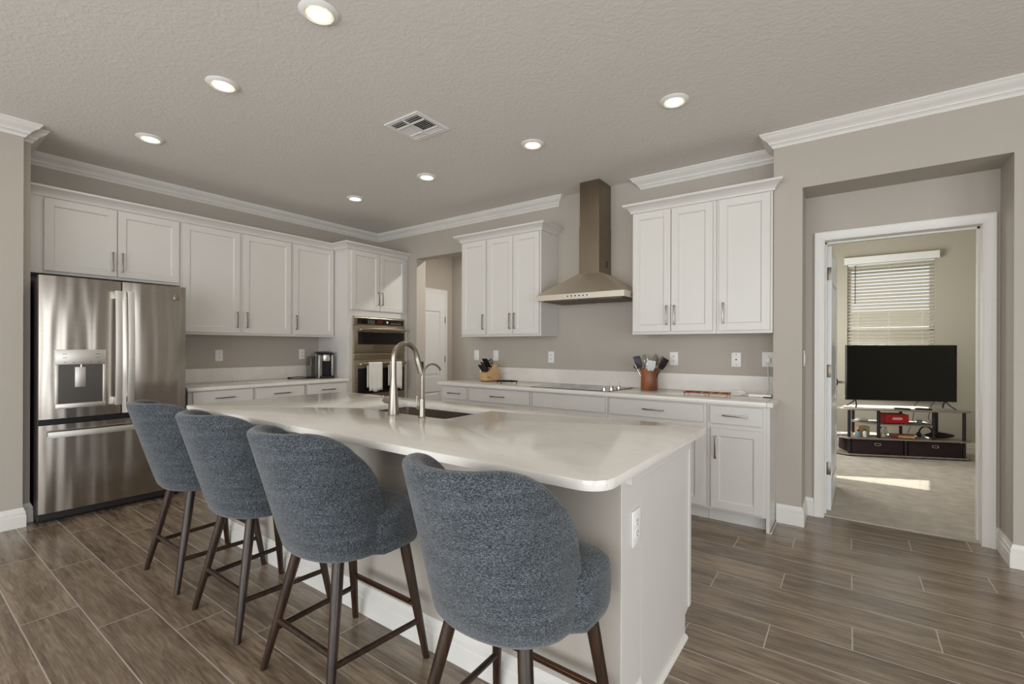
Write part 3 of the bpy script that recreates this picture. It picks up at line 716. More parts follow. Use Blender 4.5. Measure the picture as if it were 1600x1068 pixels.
# towels hung over the oven handle
def towel(y0, y1, drop, label, ph):
    m = MB(); n = 10; path = []
    zc = Z0 + 0.606; xh = 0.30 + 0.3925
    pts = [(xh + 0.020, zc - drop)] + [(xh + 0.020 - 0.002 * sin(k), zc - drop + drop * k / 8) for k in range(1, 9)]
    pts += [(xh + 0.019 * cos(a), zc + 0.018 * sin(a) + 0.002) for a in (0.4, 0.9, 1.57, 2.2, 2.7)] + [(xh - 0.020, zc - 0.02 - drop * 0.8 * k / 6) for k in range(7)]
    th = 0.0035
    L = []
    for (x, z) in pts:
        row = []
        for k in range(n + 1):
            y = y0 + (y1 - y0) * k / n
            fall = min(1, max(0, (zc - z) / drop)) if x > xh else 0
            row.append(m.v((x + 0.006 * fall * sin(k * 1.7 + ph) + 0.004 * fall, y + 0.006 * fall * sin(3 * z + ph), z + (0.012 * sin(k * 0.9 + ph) * fall * fall))))
        L.append(row)
    for a, b_ in zip(L, L[1:]):
        for k in range(n): m.bm.faces.new((a[k], a[k + 1], b_[k + 1], b_[k]))
    o = m.build('dish_towel', 'towel', smooth=60)
    md = o.modifiers.new('thick', 'SOLIDIFY'); md.thickness = th; md.offset = 0
    tag(o, label, 'towel', 'dish towels on the oven handle'); return o
towel(-0.700, -0.498, 0.335, 'white dish towel hanging at the left end of the oven handle', 0.3)
towel(-0.376, -0.180, 0.330, 'white dish towel hanging in the middle of the oven handle, partly behind the tall faucet', 1.9)

# ------------------------------------------------------------------ range hood
hd = thing('range_hood', 'stainless steel chimney range hood on the wall above the cooktop', 'range hood', (3.45, -0.002, 1.735))
m = MB(); hx, hy, h0 = 0.449, 0.50, 0.0
def rect(x0, x1, y0, y1, z): return m.loop([(x0, y0, z), (x1, y0, z), (x1, y1, z), (x0, y1, z)])
m.skin([rect(-hx + 0.012, hx - 0.012, -hy + 0.012, -0.001, 0.004), rect(-hx, hx, -hy, 0, 0.0), rect(-hx, hx, -hy, 0, 0.052), rect(-hx + 0.004, hx - 0.004, -hy + 0.004, 0, 0.055), rect(-0.115, 0.115, -0.275, 0, 0.262), rect(-0.11, 0.11, -0.27, 0, 0.262)])
cn = m.build('canopy', 'steel_hood_lit', hd)
m = MB(); m.box(-0.105, 0.105, -0.268, 0, 0.255, 0.72, 0.001, 1); m.box(-0.1015, 0.1015, -0.2645, 0, 0.72, ZC - 1.735 - 0.003, 0.001, 1)
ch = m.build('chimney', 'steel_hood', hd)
m = MB()
for k in range(5): m.box(0.1045, 0.1056, -0.12, -0.075, 0.33 + k * 0.013, 0.336 + k * 0.013)
m.build('vent_slots', 'vent_dark', ch)
m = MB(); m.box(-0.135, 0.12, -hy - 0.0012, -hy + 0.001, 0.018, 0.040, 0.001); pn = m.build('control_panel', 'steel_handle', cn)
m = MB()
for k in range(6): m.box(-0.11 + k * 0.04, -0.092 + k * 0.04, -hy - 0.002, -hy - 0.001, 0.024, 0.034)
m.build('buttons', 'slot_black', pn)
for x in (-0.21, 0.21):
    m = MB(); m.box(x - 0.195, x + 0.195, -hy + 0.06, -0.05, -0.006, 0.004, 0.002)
    for k in range(16): m.box(x - 0.18 + k * 0.0235, x - 0.170 + k * 0.0235, -hy + 0.075, -0.065, -0.009, -0.005)
    m.build('grease_filter', 'sink_steel', hd)

# ------------------------------------------------------------------ cooktop
ck = thing('cooktop', 'flat black glass electric cooktop with silver knobs set in the counter', 'cooktop', (3.40, -0.32, ZT))
m = MB(); m.box(-0.405, 0.405, -0.26, 0.26, 0.0005, 0.006, 0.002); m.build('glass_top', 'cooktop_glass', ck)
m = MB()
for (x, y, r) in ((-0.24, -0.12, 0.10), (-0.22, 0.13, 0.075), (0.02, 0.12, 0.09), (0.05, -0.13, 0.075)):
    m.tube([(x + r * cos(a * pi / 20), y + r * sin(a * pi / 20), 0.0061) for a in range(40)], 0.0008, 4, closed=True)
m.build('burner_rings', 'router_grey', ck)
for (x, y) in ((0.325, -0.20), (0.355, -0.12), (0.325, -0.04), (0.355, 0.04)):
    m = MB(); m.lathe([(0.021, 0.006), (0.021, 0.012), (0.017, 0.014), (0.016, 0.034), (0.014, 0.037), (0, 0.037)], (x, y, 0), 20); m.build('knob', 'chrome', ck, 40)

# ------------------------------------------------------------------ island
IX0, IX1 = 2.03, 4.862
isl = thing('kitchen_island', 'long kitchen island base in the middle with a plastered bar side and white end panel', 'island', (3.45, -2.47, 0))
def IW(m): m.X = Matrix.Translation((-3.45, 2.47, 0)); return m
m = IW(MB()); m.box(IX0, IX1, -2.865, -2.690, 0, 0.8815, 0.003, 1); m.build('bar_wall', 'wall_paint', isl)
m = IW(MB()); m.box(IX0, IX1 - 0.004, -2.690, -2.07, 0.10, 0.8815); m.box(IX0, IX1 - 0.004, -2.690, -2.14, 0, 0.10)
# open the carcass under the sink
m.bm.free(); m = IW(MB())
m.box(IX0, 2.95, -2.690, -2.07, 0.10, 0.8815); m.box(3.80, IX1 - 0.004, -2.690, -2.07, 0.10, 0.8815); m.box(2.95, 3.80, -2.690, -2.56, 0.10, 0.8815); m.box(2.95, 3.80, -2.56, -2.07, 0.10, 0.60); m.box(2.95, 3.80, -2.095, -2.07, 0.60, 0.8815)
m.box(IX0, IX1 - 0.004, -2.690, -2.14, 0, 0.10)
m.build('cabinet_body', 'cabinet_white', isl)
m = IW(MB()); m.prism([(-2.688, 0.0), (-2.142, 0.0), (-2.142, 0.10), (-2.072, 0.115), (-2.072, 0.8815), (-2.688, 0.8815)], 'x', IX1 - 0.004, IX1 + 0.004)
m.box(IX1 + 0.004, IX1 + 0.010, -2.100, -2.070, 0.118, 0.8815, 0.001, 1); m.build('end_panel', 'cabinet_white', isl)
m = IW(MB()); m.box(IX1 + 0.0002, IX1 + 0.0035, -2.865, -2.6885, 0.0, 0.8812, 0.001, 1); m.build('end_board', 'cabinet_white', isl)
m = IW(MB()); m.box(IX1 + 0.0005, IX1 + 0.018, -2.82, -2.11, 0.842, 0.8812, 0.002, 1); m.build('ledger_strip', 'cabinet_white', isl)
m = IW(MB()); m.sweep([(IX1 + 0.002, -2.665), (IX1 + 0.002, -2.142), ], [(0, 0), (0.016, 0), (0.014, 0.009), (0.008, 0.015), (0, 0.017)]); m.sweep([(IX1 - 0.0, -2.142), (IX1 + 0.002, -2.142)], [(0, 0), (0.001, 0), (0.001, 0.01)]); m.build('shoe_molding', 'trim_white', isl)
m = IW(MB()); m.sweep([(IX0, -2.690), (IX0, -2.865), (IX1, -2.865), (IX1, -2.690)], [(d_, z_) for d_, z_ in basep]); m.build('baseboard', 'trim_white', isl, 35)
slab('countertop', 'large white quartz island countertop with a sink cut into it', 2.000, 4.905, -3.091, -1.934, 0.882, ZT, (0.02, 0.02, 0.03, 0.085), hole=(3.000, 3.735, -2.505, -2.110, 0.02))
# sink
sk = thing('sink', 'undermount stainless steel sink basin in the island counter', 'sink', (3.3675, -2.3075, 0.67))
m = MB(); a, b_ = 0.3705, 0.2005
def ring(w_, d_, z): return m.loop([(p[0], p[1], z) for p in rrect(2 * w_, 2 * d_, 0.022, 4)])
m.skin([ring(a + 0.012, b_ + 0.012, 0.2115), ring(a, b_, 0.2115), ring(a - 0.003, b_ - 0.003, 0.02), ring(a - 0.015, b_ - 0.015, 0.006), ring(0.05, 0.05, 0.002)], caps=False)
m.bm.faces.new(m.loop([(p[0], p[1], 0.002) for p in rrect(0.1, 0.1, 0.022, 4)])); m.build('basin', 'sink_steel', sk, 40)
m = MB(); m.lathe([(0.0, 0.003), (0.02, 0.003), (0.042, 0.006), (0.044, 0.003), (0.044, 0.0)], (0, 0, 0.001), 24); m.build('drain', 'chrome', sk, 40)
# main faucet: tapered body, high arc, pull-down spray head, side lever
fa = thing('kitchen_faucet', 'tall brushed nickel pull-down faucet with a high arc at the island sink', 'faucet', (3.392, -2.562, ZT))
m = MB(); m.lathe([(0.0, 0.0003), (0.031, 0.0003), (0.031, 0.004), (0.029, 0.03), (0.0225, 0.13), (0.0175, 0.185), (0.0165, 0.205), (0, 0.205)], (0, 0, 0), 28); m.build('base', 'brushed_nickel', fa, 40)
R_ = 0.086; top = 0.312
arc = [(0, 0, 0.20 + 0.105 * k / 5) for k in range(6)] + [(0, R_ - R_ * cos(a), top + R_ * sin(a)) for a in [pi * k / 16 * 0.93 for k in range(1, 17)]]
m = MB(); m.tube(arc, 0.0155, 16); m.build('spout', 'brushed_nickel', fa, 60)
e = Vector(arc[-1]); dvec = (Vector(arc[-1]) - Vector(arc[-2])).normalized()
m = MB(); m.tube([e, e + dvec * 0.02, e + dvec * 0.025, e + dvec * 0.105, e + dvec * 0.11], lambda s: 0.0165 if s < 0.3 else (0.0185 if s < 0.8 else 0.0195), 16); sh = m.build('spray_head', 'brushed_nickel', fa, 40)
m = MB(); m.X = Matrix.Translation(e + dvec * 0.075 + Vector((0.008, 0.017, 0)))
m.box(-0.008, 0.008, -0.004, 0.004, -0.032, 0.032, 0.003); m.build('spray_button', 'plastic_black', sh, 40)
m = MB(); m.tube([(-0.018, 0, 0.072), (-0.060, 0, 0.074), (-0.068, 0, 0.0745)], 0.0165, 16); m.tube([(-0.068, 0, 0.0745), (-0.080, 0, 0.075)], 0.013, 14)
m.tube([(-0.074, 0, 0.075), (-0.088, 0.004, 0.085), (-0.10, 0.008, 0.10)], 0.005, 8); m.build('lever', 'brushed_nickel', fa, 40)
# small filtered-water faucet
fb = thing('water_faucet', 'small slender gooseneck filtered-water tap beside the tall faucet', 'faucet', (3.598, -2.540, ZT))
m = MB(); m.lathe([(0, 0.0003), (0.021, 0.0003), (0.021, 0.004), (0.017, 0.006), (0.0155, 0.012), (0.0155, 0.085), (0.0145, 0.100), (0, 0.100)], (0, 0, 0), 24); m.build('base', 'brushed_nickel', fb, 40)
R2 = 0.075
arc = [(0, 0, 0.095 + 0.115 * k / 5) for k in range(6)] + [(0, R2 - R2 * cos(a), 0.210 + R2 * sin(a)) for a in [pi * k / 14 * 0.82 for k in range(1, 15)]]
m = MB(); m.tube(arc, 0.0058, 12); m.build('spout', 'brushed_nickel', fb, 60)
m = MB(); m.tube([(-0.014, 0, 0.05), (-0.034, 0, 0.05)], 0.010, 12); m.tube([(-0.034, 0, 0.045), (-0.038, 0, 0.062), (-0.039, 0, 0.115)], lambda s: 0.008 if s < 0.3 else 0.0045, 10); m.build('lever', 'brushed_nickel', fb, 40)

# ------------------------------------------------------------------ bar stools (local +y faces the island)
def stool():
    o = thing('bar_stool', '', 'stool', (0, 0, 0), 0, 'grey upholstered bar stools at the island')
    def sp(c, n): return math.copysign(abs(c) ** (2.0 / n), c)
    # barrel back shell
    N = 56; m = MB(); rows = []
    def plan(s, t, inset):     # s in [-1,1] along the U, t height 0..1
        a_ = 0.232 + 0.010 * t - inset; b_ = 0.192 + 0.152 * t - inset; fwd = 0.032
        th = (s + 1) / 2 * pi
        x = -a_ * sp(cos(th), 2.2); y = -b_ * sp(sin(th), 2.2)
        k = max(0, (abs(s) - 0.86) / 0.14); y += fwd * k
        return x, y - 0.020
    zb = 0.504
    H_ = 0.486
    def ztop(s):
        u = abs(s); q = max(0.0, (u - 0.42) / 0.58)
        return 0.700 + 0.294 * max(0.0, 1 - q ** 2.3) ** (1 / 2.0)
    for i in range(N + 1):
        s = -1 + 2 * i / N
        zt = ztop(s); prof = []
        th = 0.056
        def P(z, ins):
            t = (z - zb) / 0.486; x, y = plan(s, t, ins); return (x, y, z)
        prof += [P(zb, 0.030), P(zb + 0.006, 0.012), P(zb + 0.025, 0.002)]
        for k in range(1, 8): prof.append(P(zb + 0.025 + (zt - 0.02 - zb - 0.025) * k / 7, 0.0))
        for a_ in (30, 60, 90, 120, 150): prof.append(P(zt - 0.02 + 0.02 * sin(radians(a_)), th / 2 - th / 2 * cos(radians(a_))))
        for k in range(0, 5): prof.append(P(zt - 0.02 - (zt - 0.02 - 0.60) * k / 4, th))
        rows.append(m.loop(prof))
    m.skin(rows, closed=True, caps=True)
    bk = m.build('backrest', 'stool_fabric', o, 50)
    # seat cushion
    m = MB(); L = []
    def seat_ring(k, z, K=48):
        q = []
        for i in range(K):
            th = 2 * pi * i / K; c, s_ = cos(th), sin(th)
            if s_ >= 0: x = 0.262 * sp(c, 5.0); y = 0.010 + 0.212 * sp(s_, 5.0)
            else: x = 0.215 * sp(c, 2.2); y = -0.005 - 0.190 * abs(sp(s_, 2.2))
            q.append((x * k, y * k, z))
        return m.loop(q)
    for k, z in ((0.93, 0.505), (0.975, 0.512), (1.0, 0.535), (1.008, 0.58), (1.0, 0.625), (0.992, 0.634), (0.999, 0.640), (0.985, 0.654), (0.94, 0.664), (0.75, 0.671), (0.4, 0.675), (0.05, 0.676)): L.append(seat_ring(k, z))
    m.skin(L); m.build('seat', 'stool_fabric', o, 60)
    m = MB(); m.prism(rrect(0.33, 0.30, 0.08, 5), 'z', 0.497, 0.512); m.build('seat_base', 'plastic_black', o)
    feet = {}
    for sx in (-1, 1):
        for sy in (-1, 1):
            f0 = Vector((sx * 0.228, -0.212, 0.0)) if sy < 0 else Vector((sx * 0.243, 0.228, 0.0)); t0 = Vector((sx * 0.130, -0.110, 0.515)) if sy < 0 else Vector((sx * 0.180, 0.155, 0.515)); feet[(sx, sy)] = (f0, t0)
            m = MB(); d = t0 - f0
            L = []
            for s, r in ((0, 0.0125), (0.01, 0.0138), (0.45, 0.0185), (0.8, 0.0215), (1, 0.0215)):
                p = f0 + d * s; L.append(m.loop([(p.x + r * cos(2 * pi * k / 14), p.y + r * sin(2 * pi * k / 14), p.z) for k in range(14)]))
            m.skin(L); lg = m.build('leg', 'walnut_dark', o, 40)
            m = MB(); m.lathe([(0, -0.0), (0.010, 0.0), (0.011, 0.002)], (f0.x, f0.y, 0.0), 10); m.bm.free()
    def at(k, z): f0, t0 = feet[k]; return f0 + (t0 - f0) * (z / 0.515)
    for k1, k2, z in (((-1, -1), (1, -1), 0.195), ((-1, -1), (-1, 1), 0.160), ((1, -1), (1, 1), 0.160), ((-1, 1), (1, 1), 0.225)):
        a_, b_ = at(k1, z), at(k2, z); d = (b_ - a_).normalized()
        m = MB(); m.tube([a_ + d * 0.004, b_ - d * 0.004], 0.0115, 12)
        r_ = m.build('stretcher', 'walnut_dark', o, 40)
        if z > 0.2:
            m = MB(); m.box(a_.x + 0.03, b_.x - 0.03, a_.y - 0.016, a_.y - 0.004, z + 0.004, z + 0.0135, 0.002); m.build('foot_plate', 'bronze', r_)
    return o
metal('bronze', (96, 66, 48), 0.35, 0, (8, 8, 8), 0.1)
base_stool = stool()
spots = [(2.394, -3.128, -0.3, 'grey upholstered bar stool nearest the refrigerator, farthest from the camera'),
         (3.078, -3.130, -0.2, 'grey upholstered bar stool second from the refrigerator, grey tape on its right stretcher'),
         (3.787, -3.145, -0.4, 'grey upholstered bar stool third from the refrigerator, in front of the tall faucet'),
         (4.622, -3.132, -1.6, 'grey upholstered bar stool closest to the camera at the outlet end of the island')]
for i, (x, y, a, lb) in enumerate(spots):
    s_ = base_stool if i == 0 else copy_tree(base_stool)
    s_.location = (x, y, 0); s_.rotation_euler = (0, 0, radians(a)); s_['label'] = lb
    if i == 1:
        m = MB(); fy = [0.0, 0.055]
        a0 = Vector((0.209, 0.02, 0.160)); m.tube([a0, a0 + Vector((0, 0.06, 0))], 0.0135, 12); m.build('tape_wrap', 'silver_tape', s_, 40)

# ------------------------------------------------------------------ ceiling fixtures
def light_fixture(x, y, label, first=None):
    o = thing('ceiling_light', label, 'light', (x, y, ZC), 0, 'recessed ceiling lights')
    m = MB(); m.lathe([(0.058, -0.004), (0.060, -0.012), (0.066, -0.0145), (0.080, -0.010), (0.090, -0.003), (0.0905, -0.0003), (0.058, -0.0003)], (0, 0, 0), 40); m.build('trim_ring', 'plastic_white', o, 40)
    m = MB(); m.lathe([(0, -0.0105), (0.050, -0.0105), (0.0505, -0.003), (0, -0.003)], (0, 0, 0), 32); m.build('lens', 'lamp_lens', o, 40)
    m = MB(); m.lathe([(0.0506, -0.0100), (0.0585, -0.0085), (0.0588, -0.003), (0.0506, -0.003)], (0, 0, 0), 32); m.build('lens_rim', 'lamp_rim', o, 40)
    l = bpy.data.lights.new('bulb', 'AREA'); l.shape = 'DISK'; l.size = 0.10; l.energy = LAMP_W; l.color = (1.0, 0.88, 0.72)
    lo = bpy.data.objects.new('bulb', l); COL.objects.link(lo); lo.parent = o; lo.location = (0, 0, -0.013)
    return o
LAMP_W = 1.6
for x, y, lb in ((3.414, -3.035, 'recessed ceiling light nearest the camera, at the top of the picture'), (2.380, -3.030, 'recessed ceiling light between the nearest one and the one by the refrigerator'), (1.129, -3.025, 'recessed ceiling light in front of the refrigerator cabinets'),
                 (4.542, -1.255, 'recessed ceiling light on the right, in front of the wall cabinets by the alcove'), (3.448, -1.245, 'recessed ceiling light in front of the range hood'), (2.262, -1.235, 'recessed ceiling light in the back row, beyond the air vent'), (1.173, -1.232, 'recessed ceiling light nearest the oven tower corner')):
    light_fixture(x, y, lb)
# unseen lamp added round the corner to light the hall
hl = thing('ceiling_light', 'added unseen ceiling light inside the hall', 'light', (1.75, 0.68, ZC), 0, 'recessed ceiling lights')
m = MB(); m.lathe([(0, -0.0105), (0.058, -0.0105), (0.0905, -0.003), (0.0905, -0.0003), (0, -0.0003)], (0, 0, 0), 32); m.build('lens', 'lamp_lens', hl, 40)
l = bpy.data.lights.new('bulb', 'AREA'); l.shape = 'DISK'; l.size = 0.1; l.energy = 26; l.color = (1.0, 0.96, 0.90)
lo = bpy.data.objects.new('bulb', l); COL.objects.link(lo); lo.parent = hl; lo.location = (0, 0, -0.013)
# air vent
vt = thing('air_vent', 'square white four-way air vent in the ceiling', 'vent', (2.930, -1.970, ZC))
m = MB(); a, b_ = 0.172, 0.160
m.box(-a, a, -b_, -b_ + 0.035, -0.008, -0.0005, 0.002, 1); m.box(-a, a, b_ - 0.035, b_, -0.008, -0.0005, 0.002, 1); m.box(-a, -a + 0.035, -b_ + 0.035, b_ - 0.035, -0.008, -0.0005, 0.002, 1); m.box(a - 0.035, a, -b_ + 0.035, b_ - 0.035, -0.008, -0.0005, 0.002, 1)
m.build('frame', 'plastic_white', vt)
m = MB(); m.box(-a + 0.03, a - 0.03, -b_ + 0.03, b_ - 0.03, -0.0025, -0.0006); m.build('backing', 'vent_dark', vt)
m = MB()
def louvre(x0, x1, y0, y1, n, along_x, tilt):
    for k in range(n):
        f = (k + 0.5) / n
        if along_x:
            y = y0 + (y1 - y0) * f; m.X = Matrix.Translation(((x0 + x1) / 2, y, -0.008)) @ Matrix.Rotation(tilt, 4, 'X'); m.box(-(x1 - x0) / 2, (x1 - x0) / 2, -0.0048, 0.0048, -0.0008, 0.0008)
        else:
            x = x0 + (x1 - x0) * f; m.X = Matrix.Translation((x, (y0 + y1) / 2, -0.008)) @ Matrix.Rotation(tilt, 4, 'Y'); m.box(-0.0055, 0.0055, -(y1 - y0) / 2, (y1 - y0) / 2, -0.0008, 0.0008)
ai, bi = a - 0.035, b_ - 0.035
louvre(-ai, ai, bi - 0.06, bi, 3, True, -0.75); louvre(-ai, ai, -bi, -bi + 0.06, 3, True, 0.75)
louvre(-ai, -0.004, -bi + 0.065, bi - 0.065, 6, False, -0.7); louvre(0.004, ai, -bi + 0.065, bi - 0.065, 6, False, 0.7)
m.X = Matrix.Identity(4)
for y in (-bi + 0.0625, bi - 0.0625): m.box(-ai, ai, y - 0.003, y + 0.003, -0.014, -0.003)
m.box(-0.004, 0.004, -bi, bi, -0.014, -0.003)
m.build('louvres', 'plastic_white', vt)

# ------------------------------------------------------------------ outlets and switches (local front faces -y)
def outlet(label, loc, rz, kind='duplex', wide=0.074):
    o = thing('outlet' if kind != 'switch' else 'light_switch', label, 'outlet' if kind != 'switch' else 'switch', loc, rz, 'wall outlets and plates')
    m = MB(); m.box(-wide / 2, wide / 2, -0.006, -0.0005, -0.060, 0.060, 0.0022); m.build('cover_plate', 'plastic_white', o, 40)
    if kind == 'duplex':
        for z in (0.020, -0.020):
            m = MB(); m.prism([(p[0], p[1] + z) for p in rrect(0.034, 0.029, 0.010)], 'y', -0.0078, -0.0055); r = m.build('receptacle', 'plastic_white', o, 40)
            m = MB()
            for x in (-0.0065, 0.0065): m.box(x - 0.0013, x + 0.0013, -0.0082, -0.0076, z, z + 0.009)
            m.lathe([(0.0026, -0.0004), (0.0026, 0.0004)], (0, -0.0080, z - 0.008), 10, axis='y'); m.build('slots', 'slot_black', r)
    elif kind == 'jack':
        m = MB(); m.lathe([(0.006, -0.003), (0.006, 0.0)], (0, -0.006, 0), 14, axis='y')
        for z in (0.042, -0.042): m.lathe([(0.0035, -0.001), (0.0035, 0)], (0, -0.006, z), 10, axis='y')
        m.build('jack', 'slot_black', o)
    else:
        m = MB(); m.box(-0.0165, 0.0165, -0.009, -0.005, -0.033, 0.033, 0.0015); m.build('rocker', 'plastic_white', o, 40)
    return o
outlet('white outlet on the refrigerator wall, nearest the refrigerator', (0, -2.085, 1.194), UA)
outlet('white outlet on the wall just left of the coffee maker', (0, -1.154, 1.198), UA)
outlet('white switch plate above the knife block, partly hidden by the knife handles', (1.835, 0, 1.196), 0, 'switch')
outlet('white switch plate just right of the knife block', (2.126, 0, 1.196), 0, 'switch')
outlet('white outlet on the wall below the left edge of the range hood', (2.875, 0, 1.188), 0)
outlet('white outlet on the wall just right of the utensil crock', (4.168, 0, 1.194), 0)
outlet('white cable jack plate above the copper trivet', (4.686, 0, 1.194), 0, 'jack')
og = outlet('white outlet in the counter corner with a charger plugged in', (4.932, 0, 1.200), 0, 'duplex', 0.105)
outlet('white outlet on the end of the island beside the nearest stool', (IX1 + 0.0036, -2.745, 0.680), UA)
outlet('white light switch on the left side wall of the door alcove', (5.179, -0.150, 1.215), UA, 'switch')

# ------------------------------------------------------------------ counter objects, hood wall
# knife block: tilted slotted block with handles leaning left
KB = Matrix.Translation((2.205, -0.205, ZT + 0.0005)) @ Matrix.Rotation(radians(80), 4, 'Z')
kb = thing('knife_block', 'light wooden knife block at the left end of the hood wall counter', 'knife block', (2.205, -0.205, ZT + 0.0005), radians(80))
m = MB(); m.prism([(-0.105, 0.006), (0.105, 0.006), (0.112, 0.03), (0.055, 0.175), (0.015, 0.19), (-0.028, 0.130), (-0.105, 0.092)], 'y', -0.055, 0.055, 0.003); m.build('block', 'block_wood', kb, 30)
m = MB(); m.box(-0.100, 0.100, -0.050, 0.050, 0.0, 0.007); m.build('base', 'slot_black', kb)
m = MB(); m.box(-0.085, -0.045, -0.0560, -0.0548, 0.045, 0.050); m.build('maker_mark', 'slot_black', kb)
m = MB(); m.box(0.008, 0.044, -0.03, -0.022, 0.165, 0.1895); m.bm.free()
def knife(x, y, z, L, r, label, grp, n):
    m = MB(); d = Vector((-0.62, 0, 0.78)).normalized(); p = Vector((x, y, z))
    m.tube([p - d * 0.004, p + d * L * 0.12, p + d * L * 0.55, p + d * L * 0.9, p + d * L], lambda s: 1.1 * r * (0.95 if s < 0.3 else 1.05 if s < 0.7 else 0.9), 8, flat=0.6)
    m.bm.transform(KB)
    o = m.build('knife', 'plastic_black', smooth=50); tag(o, label, 'knife', grp); return o
k = 0
for (x, z, y, L) in ((-0.018, 0.160, -0.032, 0.115), (-0.018, 0.160, 0.0, 0.115), (-0.018, 0.160, 0.032, 0.110), (-0.050, 0.128, -0.020, 0.110), (-0.050, 0.128, 0.022, 0.105)):
    knife(x, y, z, L, 0.0125, 'black handle of a large kitchen knife standing in the wooden block', 'large knives in the block', k); k += 1
for i in range(8):
    knife(-0.080, -0.047 + i * 0.0134, 0.108, 0.095, 0.0058, 'black handle of a steak knife in the lowest row of the block', 'steak knives in the block', i)
m = MB(); p0 = Vector((0.034, 0.012, 0.182)); d = Vector((-0.5, 0, 0.86)).normalized()
for sgn in (-1, 1):
    q = d.cross(Vector((0, 1, 0)));
    m.tube([p0 + d * (0.035 + 0.032 * cos(a * pi / 8)) + q * (0.014 * sgn + 0.014 * sin(a * pi / 8)) for a in range(16)], 0.0045, 7, closed=True)
m.tube([p0 - d * 0.01, p0 + d * 0.01], 0.008, 8)
m.bm.transform(KB); tag(m.build('scissors', 'plastic_black', smooth=50), 'black-handled kitchen scissors stuck in the knife block', 'scissors')
# black wire trivet
m = MB(); X0 = Matrix.Translation((2.560, -0.375, ZT))
z = 0.026
for (cx, cy) in ((-0.075, 0), (0.0, 0.045), (0.0, -0.045), (0.075, 0.0)):
    m.tube([(cx + 0.048 * cos(a * pi / 10), cy + 0.048 * sin(a * pi / 10), z) for a in range(20)], 0.0035, 6, closed=True)
m.tube([(0.125 * cos(a * pi / 16), 0.095 * sin(a * pi / 16), z) for a in range(32)], 0.0035, 6, closed=True)
for (x, y) in ((-0.125, 0), (0.125, 0), (0, 0.095), (0, -0.095)): m.tube([(x, y, 0.0005), (x, y, z)], 0.0035, 6)
m.bm.transform(X0); tag(m.build('trivet', 'black_iron', smooth=50), 'black wire trivet on the counter left of the cooktop', 'trivet')
# copper scroll trivet
m = MB(); z = 0.024
pts = [(-0.165, -0.07), (0.165, -0.07), (0.165, 0.07), (-0.165, 0.07)]
m.tube([(p[0], p[1], z) for p in rrect(0.33, 0.15, 0.02)], 0.0038, 6, closed=True)
for i in range(5):
    cx = -0.128 + i * 0.064
    for sg in (-1, 1):
        m.tube([(cx + sg * 0.0 + (0.030 - 0.0009 * a) * cos(a * pi / 8 + i), sg * 0.034 + (0.030 - 0.0009 * a) * sin(a * pi / 8 + i), z) for a in range(24)], 0.0034, 6)
for x in (-0.155, 0.0, 0.155):
    for y in (-0.068, 0.068): m.tube([(x, y, 0.0005), (x, y, z)], 0.0038, 6)
m.bm.transform(Matrix.Translation((4.545, -0.395, ZT)) @ Matrix.Rotation(radians(2), 4, 'Z')); tag(m.build('trivet', 'copper', smooth=50), 'copper scroll trivet on the counter right of the utensil crock', 'trivet')
# utensil crock
CR = (4.000, -0.165, ZT + 0.0005)
uc = thing('utensil_crock', 'round striped acacia wood crock full of cooking utensils', 'crock', CR)
m = MB(); m.lathe([(0.0, 0.0), (0.072, 0.0), (0.0745, 0.004), (0.0745, 0.190), (0.072, 0.193), (0.066, 0.193), (0.066, 0.02), (0.0, 0.02)], (0, 0, 0), 36); m.build('pot', 'acacia', uc, 40)
def utensil(name, label, cat, bx, by, tx, ty, L, head, mat, hmat=None):
    o = thing(name, label, cat, (CR[0] + bx, CR[1] + by, CR[2] + 0.022)); o['group'] = 'cooking utensils in the crock'
    d = Vector((tx - bx, ty - by, 0.20)).normalized(); m = MB(); m.tube([(0, 0, 0.002), d * (L * 0.7)], 0.0055, 8); m.build('shaft', mat, o, 50)
    m = MB(); tv_ = Vector((0.55, -0.83, 0.05)); yv = (tv_ - d * tv_.dot(d)).normalized(); xv = yv.cross(d)
    rot = Matrix((xv, yv, d)).transposed().to_4x4(); m.X = Matrix.Translation(d * (L * 0.66)) @ rot @ Matrix.Rotation(bx * 14, 4, 'Z'); head(m); m.build('head', hmat or mat, o, 50)
def h_spatula(w, h, slot=False):
    def f(m): m.prism([(-w * 0.32, 0), (w * 0.32, 0), (w / 2, h * 0.35), (w / 2, h), (-w / 2, h * 0.92), (-w / 2, h * 0.35)], 'y', -0.003, 0.003, 0.0008)
    return f
def h_spoon(w, h):
    def f(m):
        L = []
        for k in range(9):
            s = k / 8; ww = max(0.004, w / 2 * sin(pi * min(0.98, s * 0.93 + 0.07)) ** 0.7); zz = h * s
            L.append(m.loop([(ww * cos(a * pi / 5), 0.006 * sin(a * pi / 5) + 0.010 * (1 - (2 * s - 1) ** 2), zz) for a in range(10)]))
        m.skin(L)
    return f
def h_whisk(m):
    for k in range(5):
        a0 = pi * k / 5
        m.tube([(0.030 * sin(pi * s / 12) ** 0.8 * cos(a0) * (1 if s else 0), 0.030 * sin(pi * s / 12) ** 0.8 * sin(a0), 0.115 * (1 - cos(pi * s / 12)) / 2) for s in range(0, 13)], 0.0012, 5)
        m.tube([(-0.030 * sin(pi * s / 12) ** 0.8 * cos(a0), -0.030 * sin(pi * s / 12) ** 0.8 * sin(a0), 0.115 * (1 - cos(pi * s / 12)) / 2) for s in range(0, 13)], 0.0012, 5)
def h_ladle(m): m.lathe([(0.0, -0.0), (0.012, 0.004), (0.024, 0.020), (0.026, 0.040), (0.024, 0.040), (0.022, 0.022), (0, 0.006)], (0.0, 0.0, 0.0), 18)
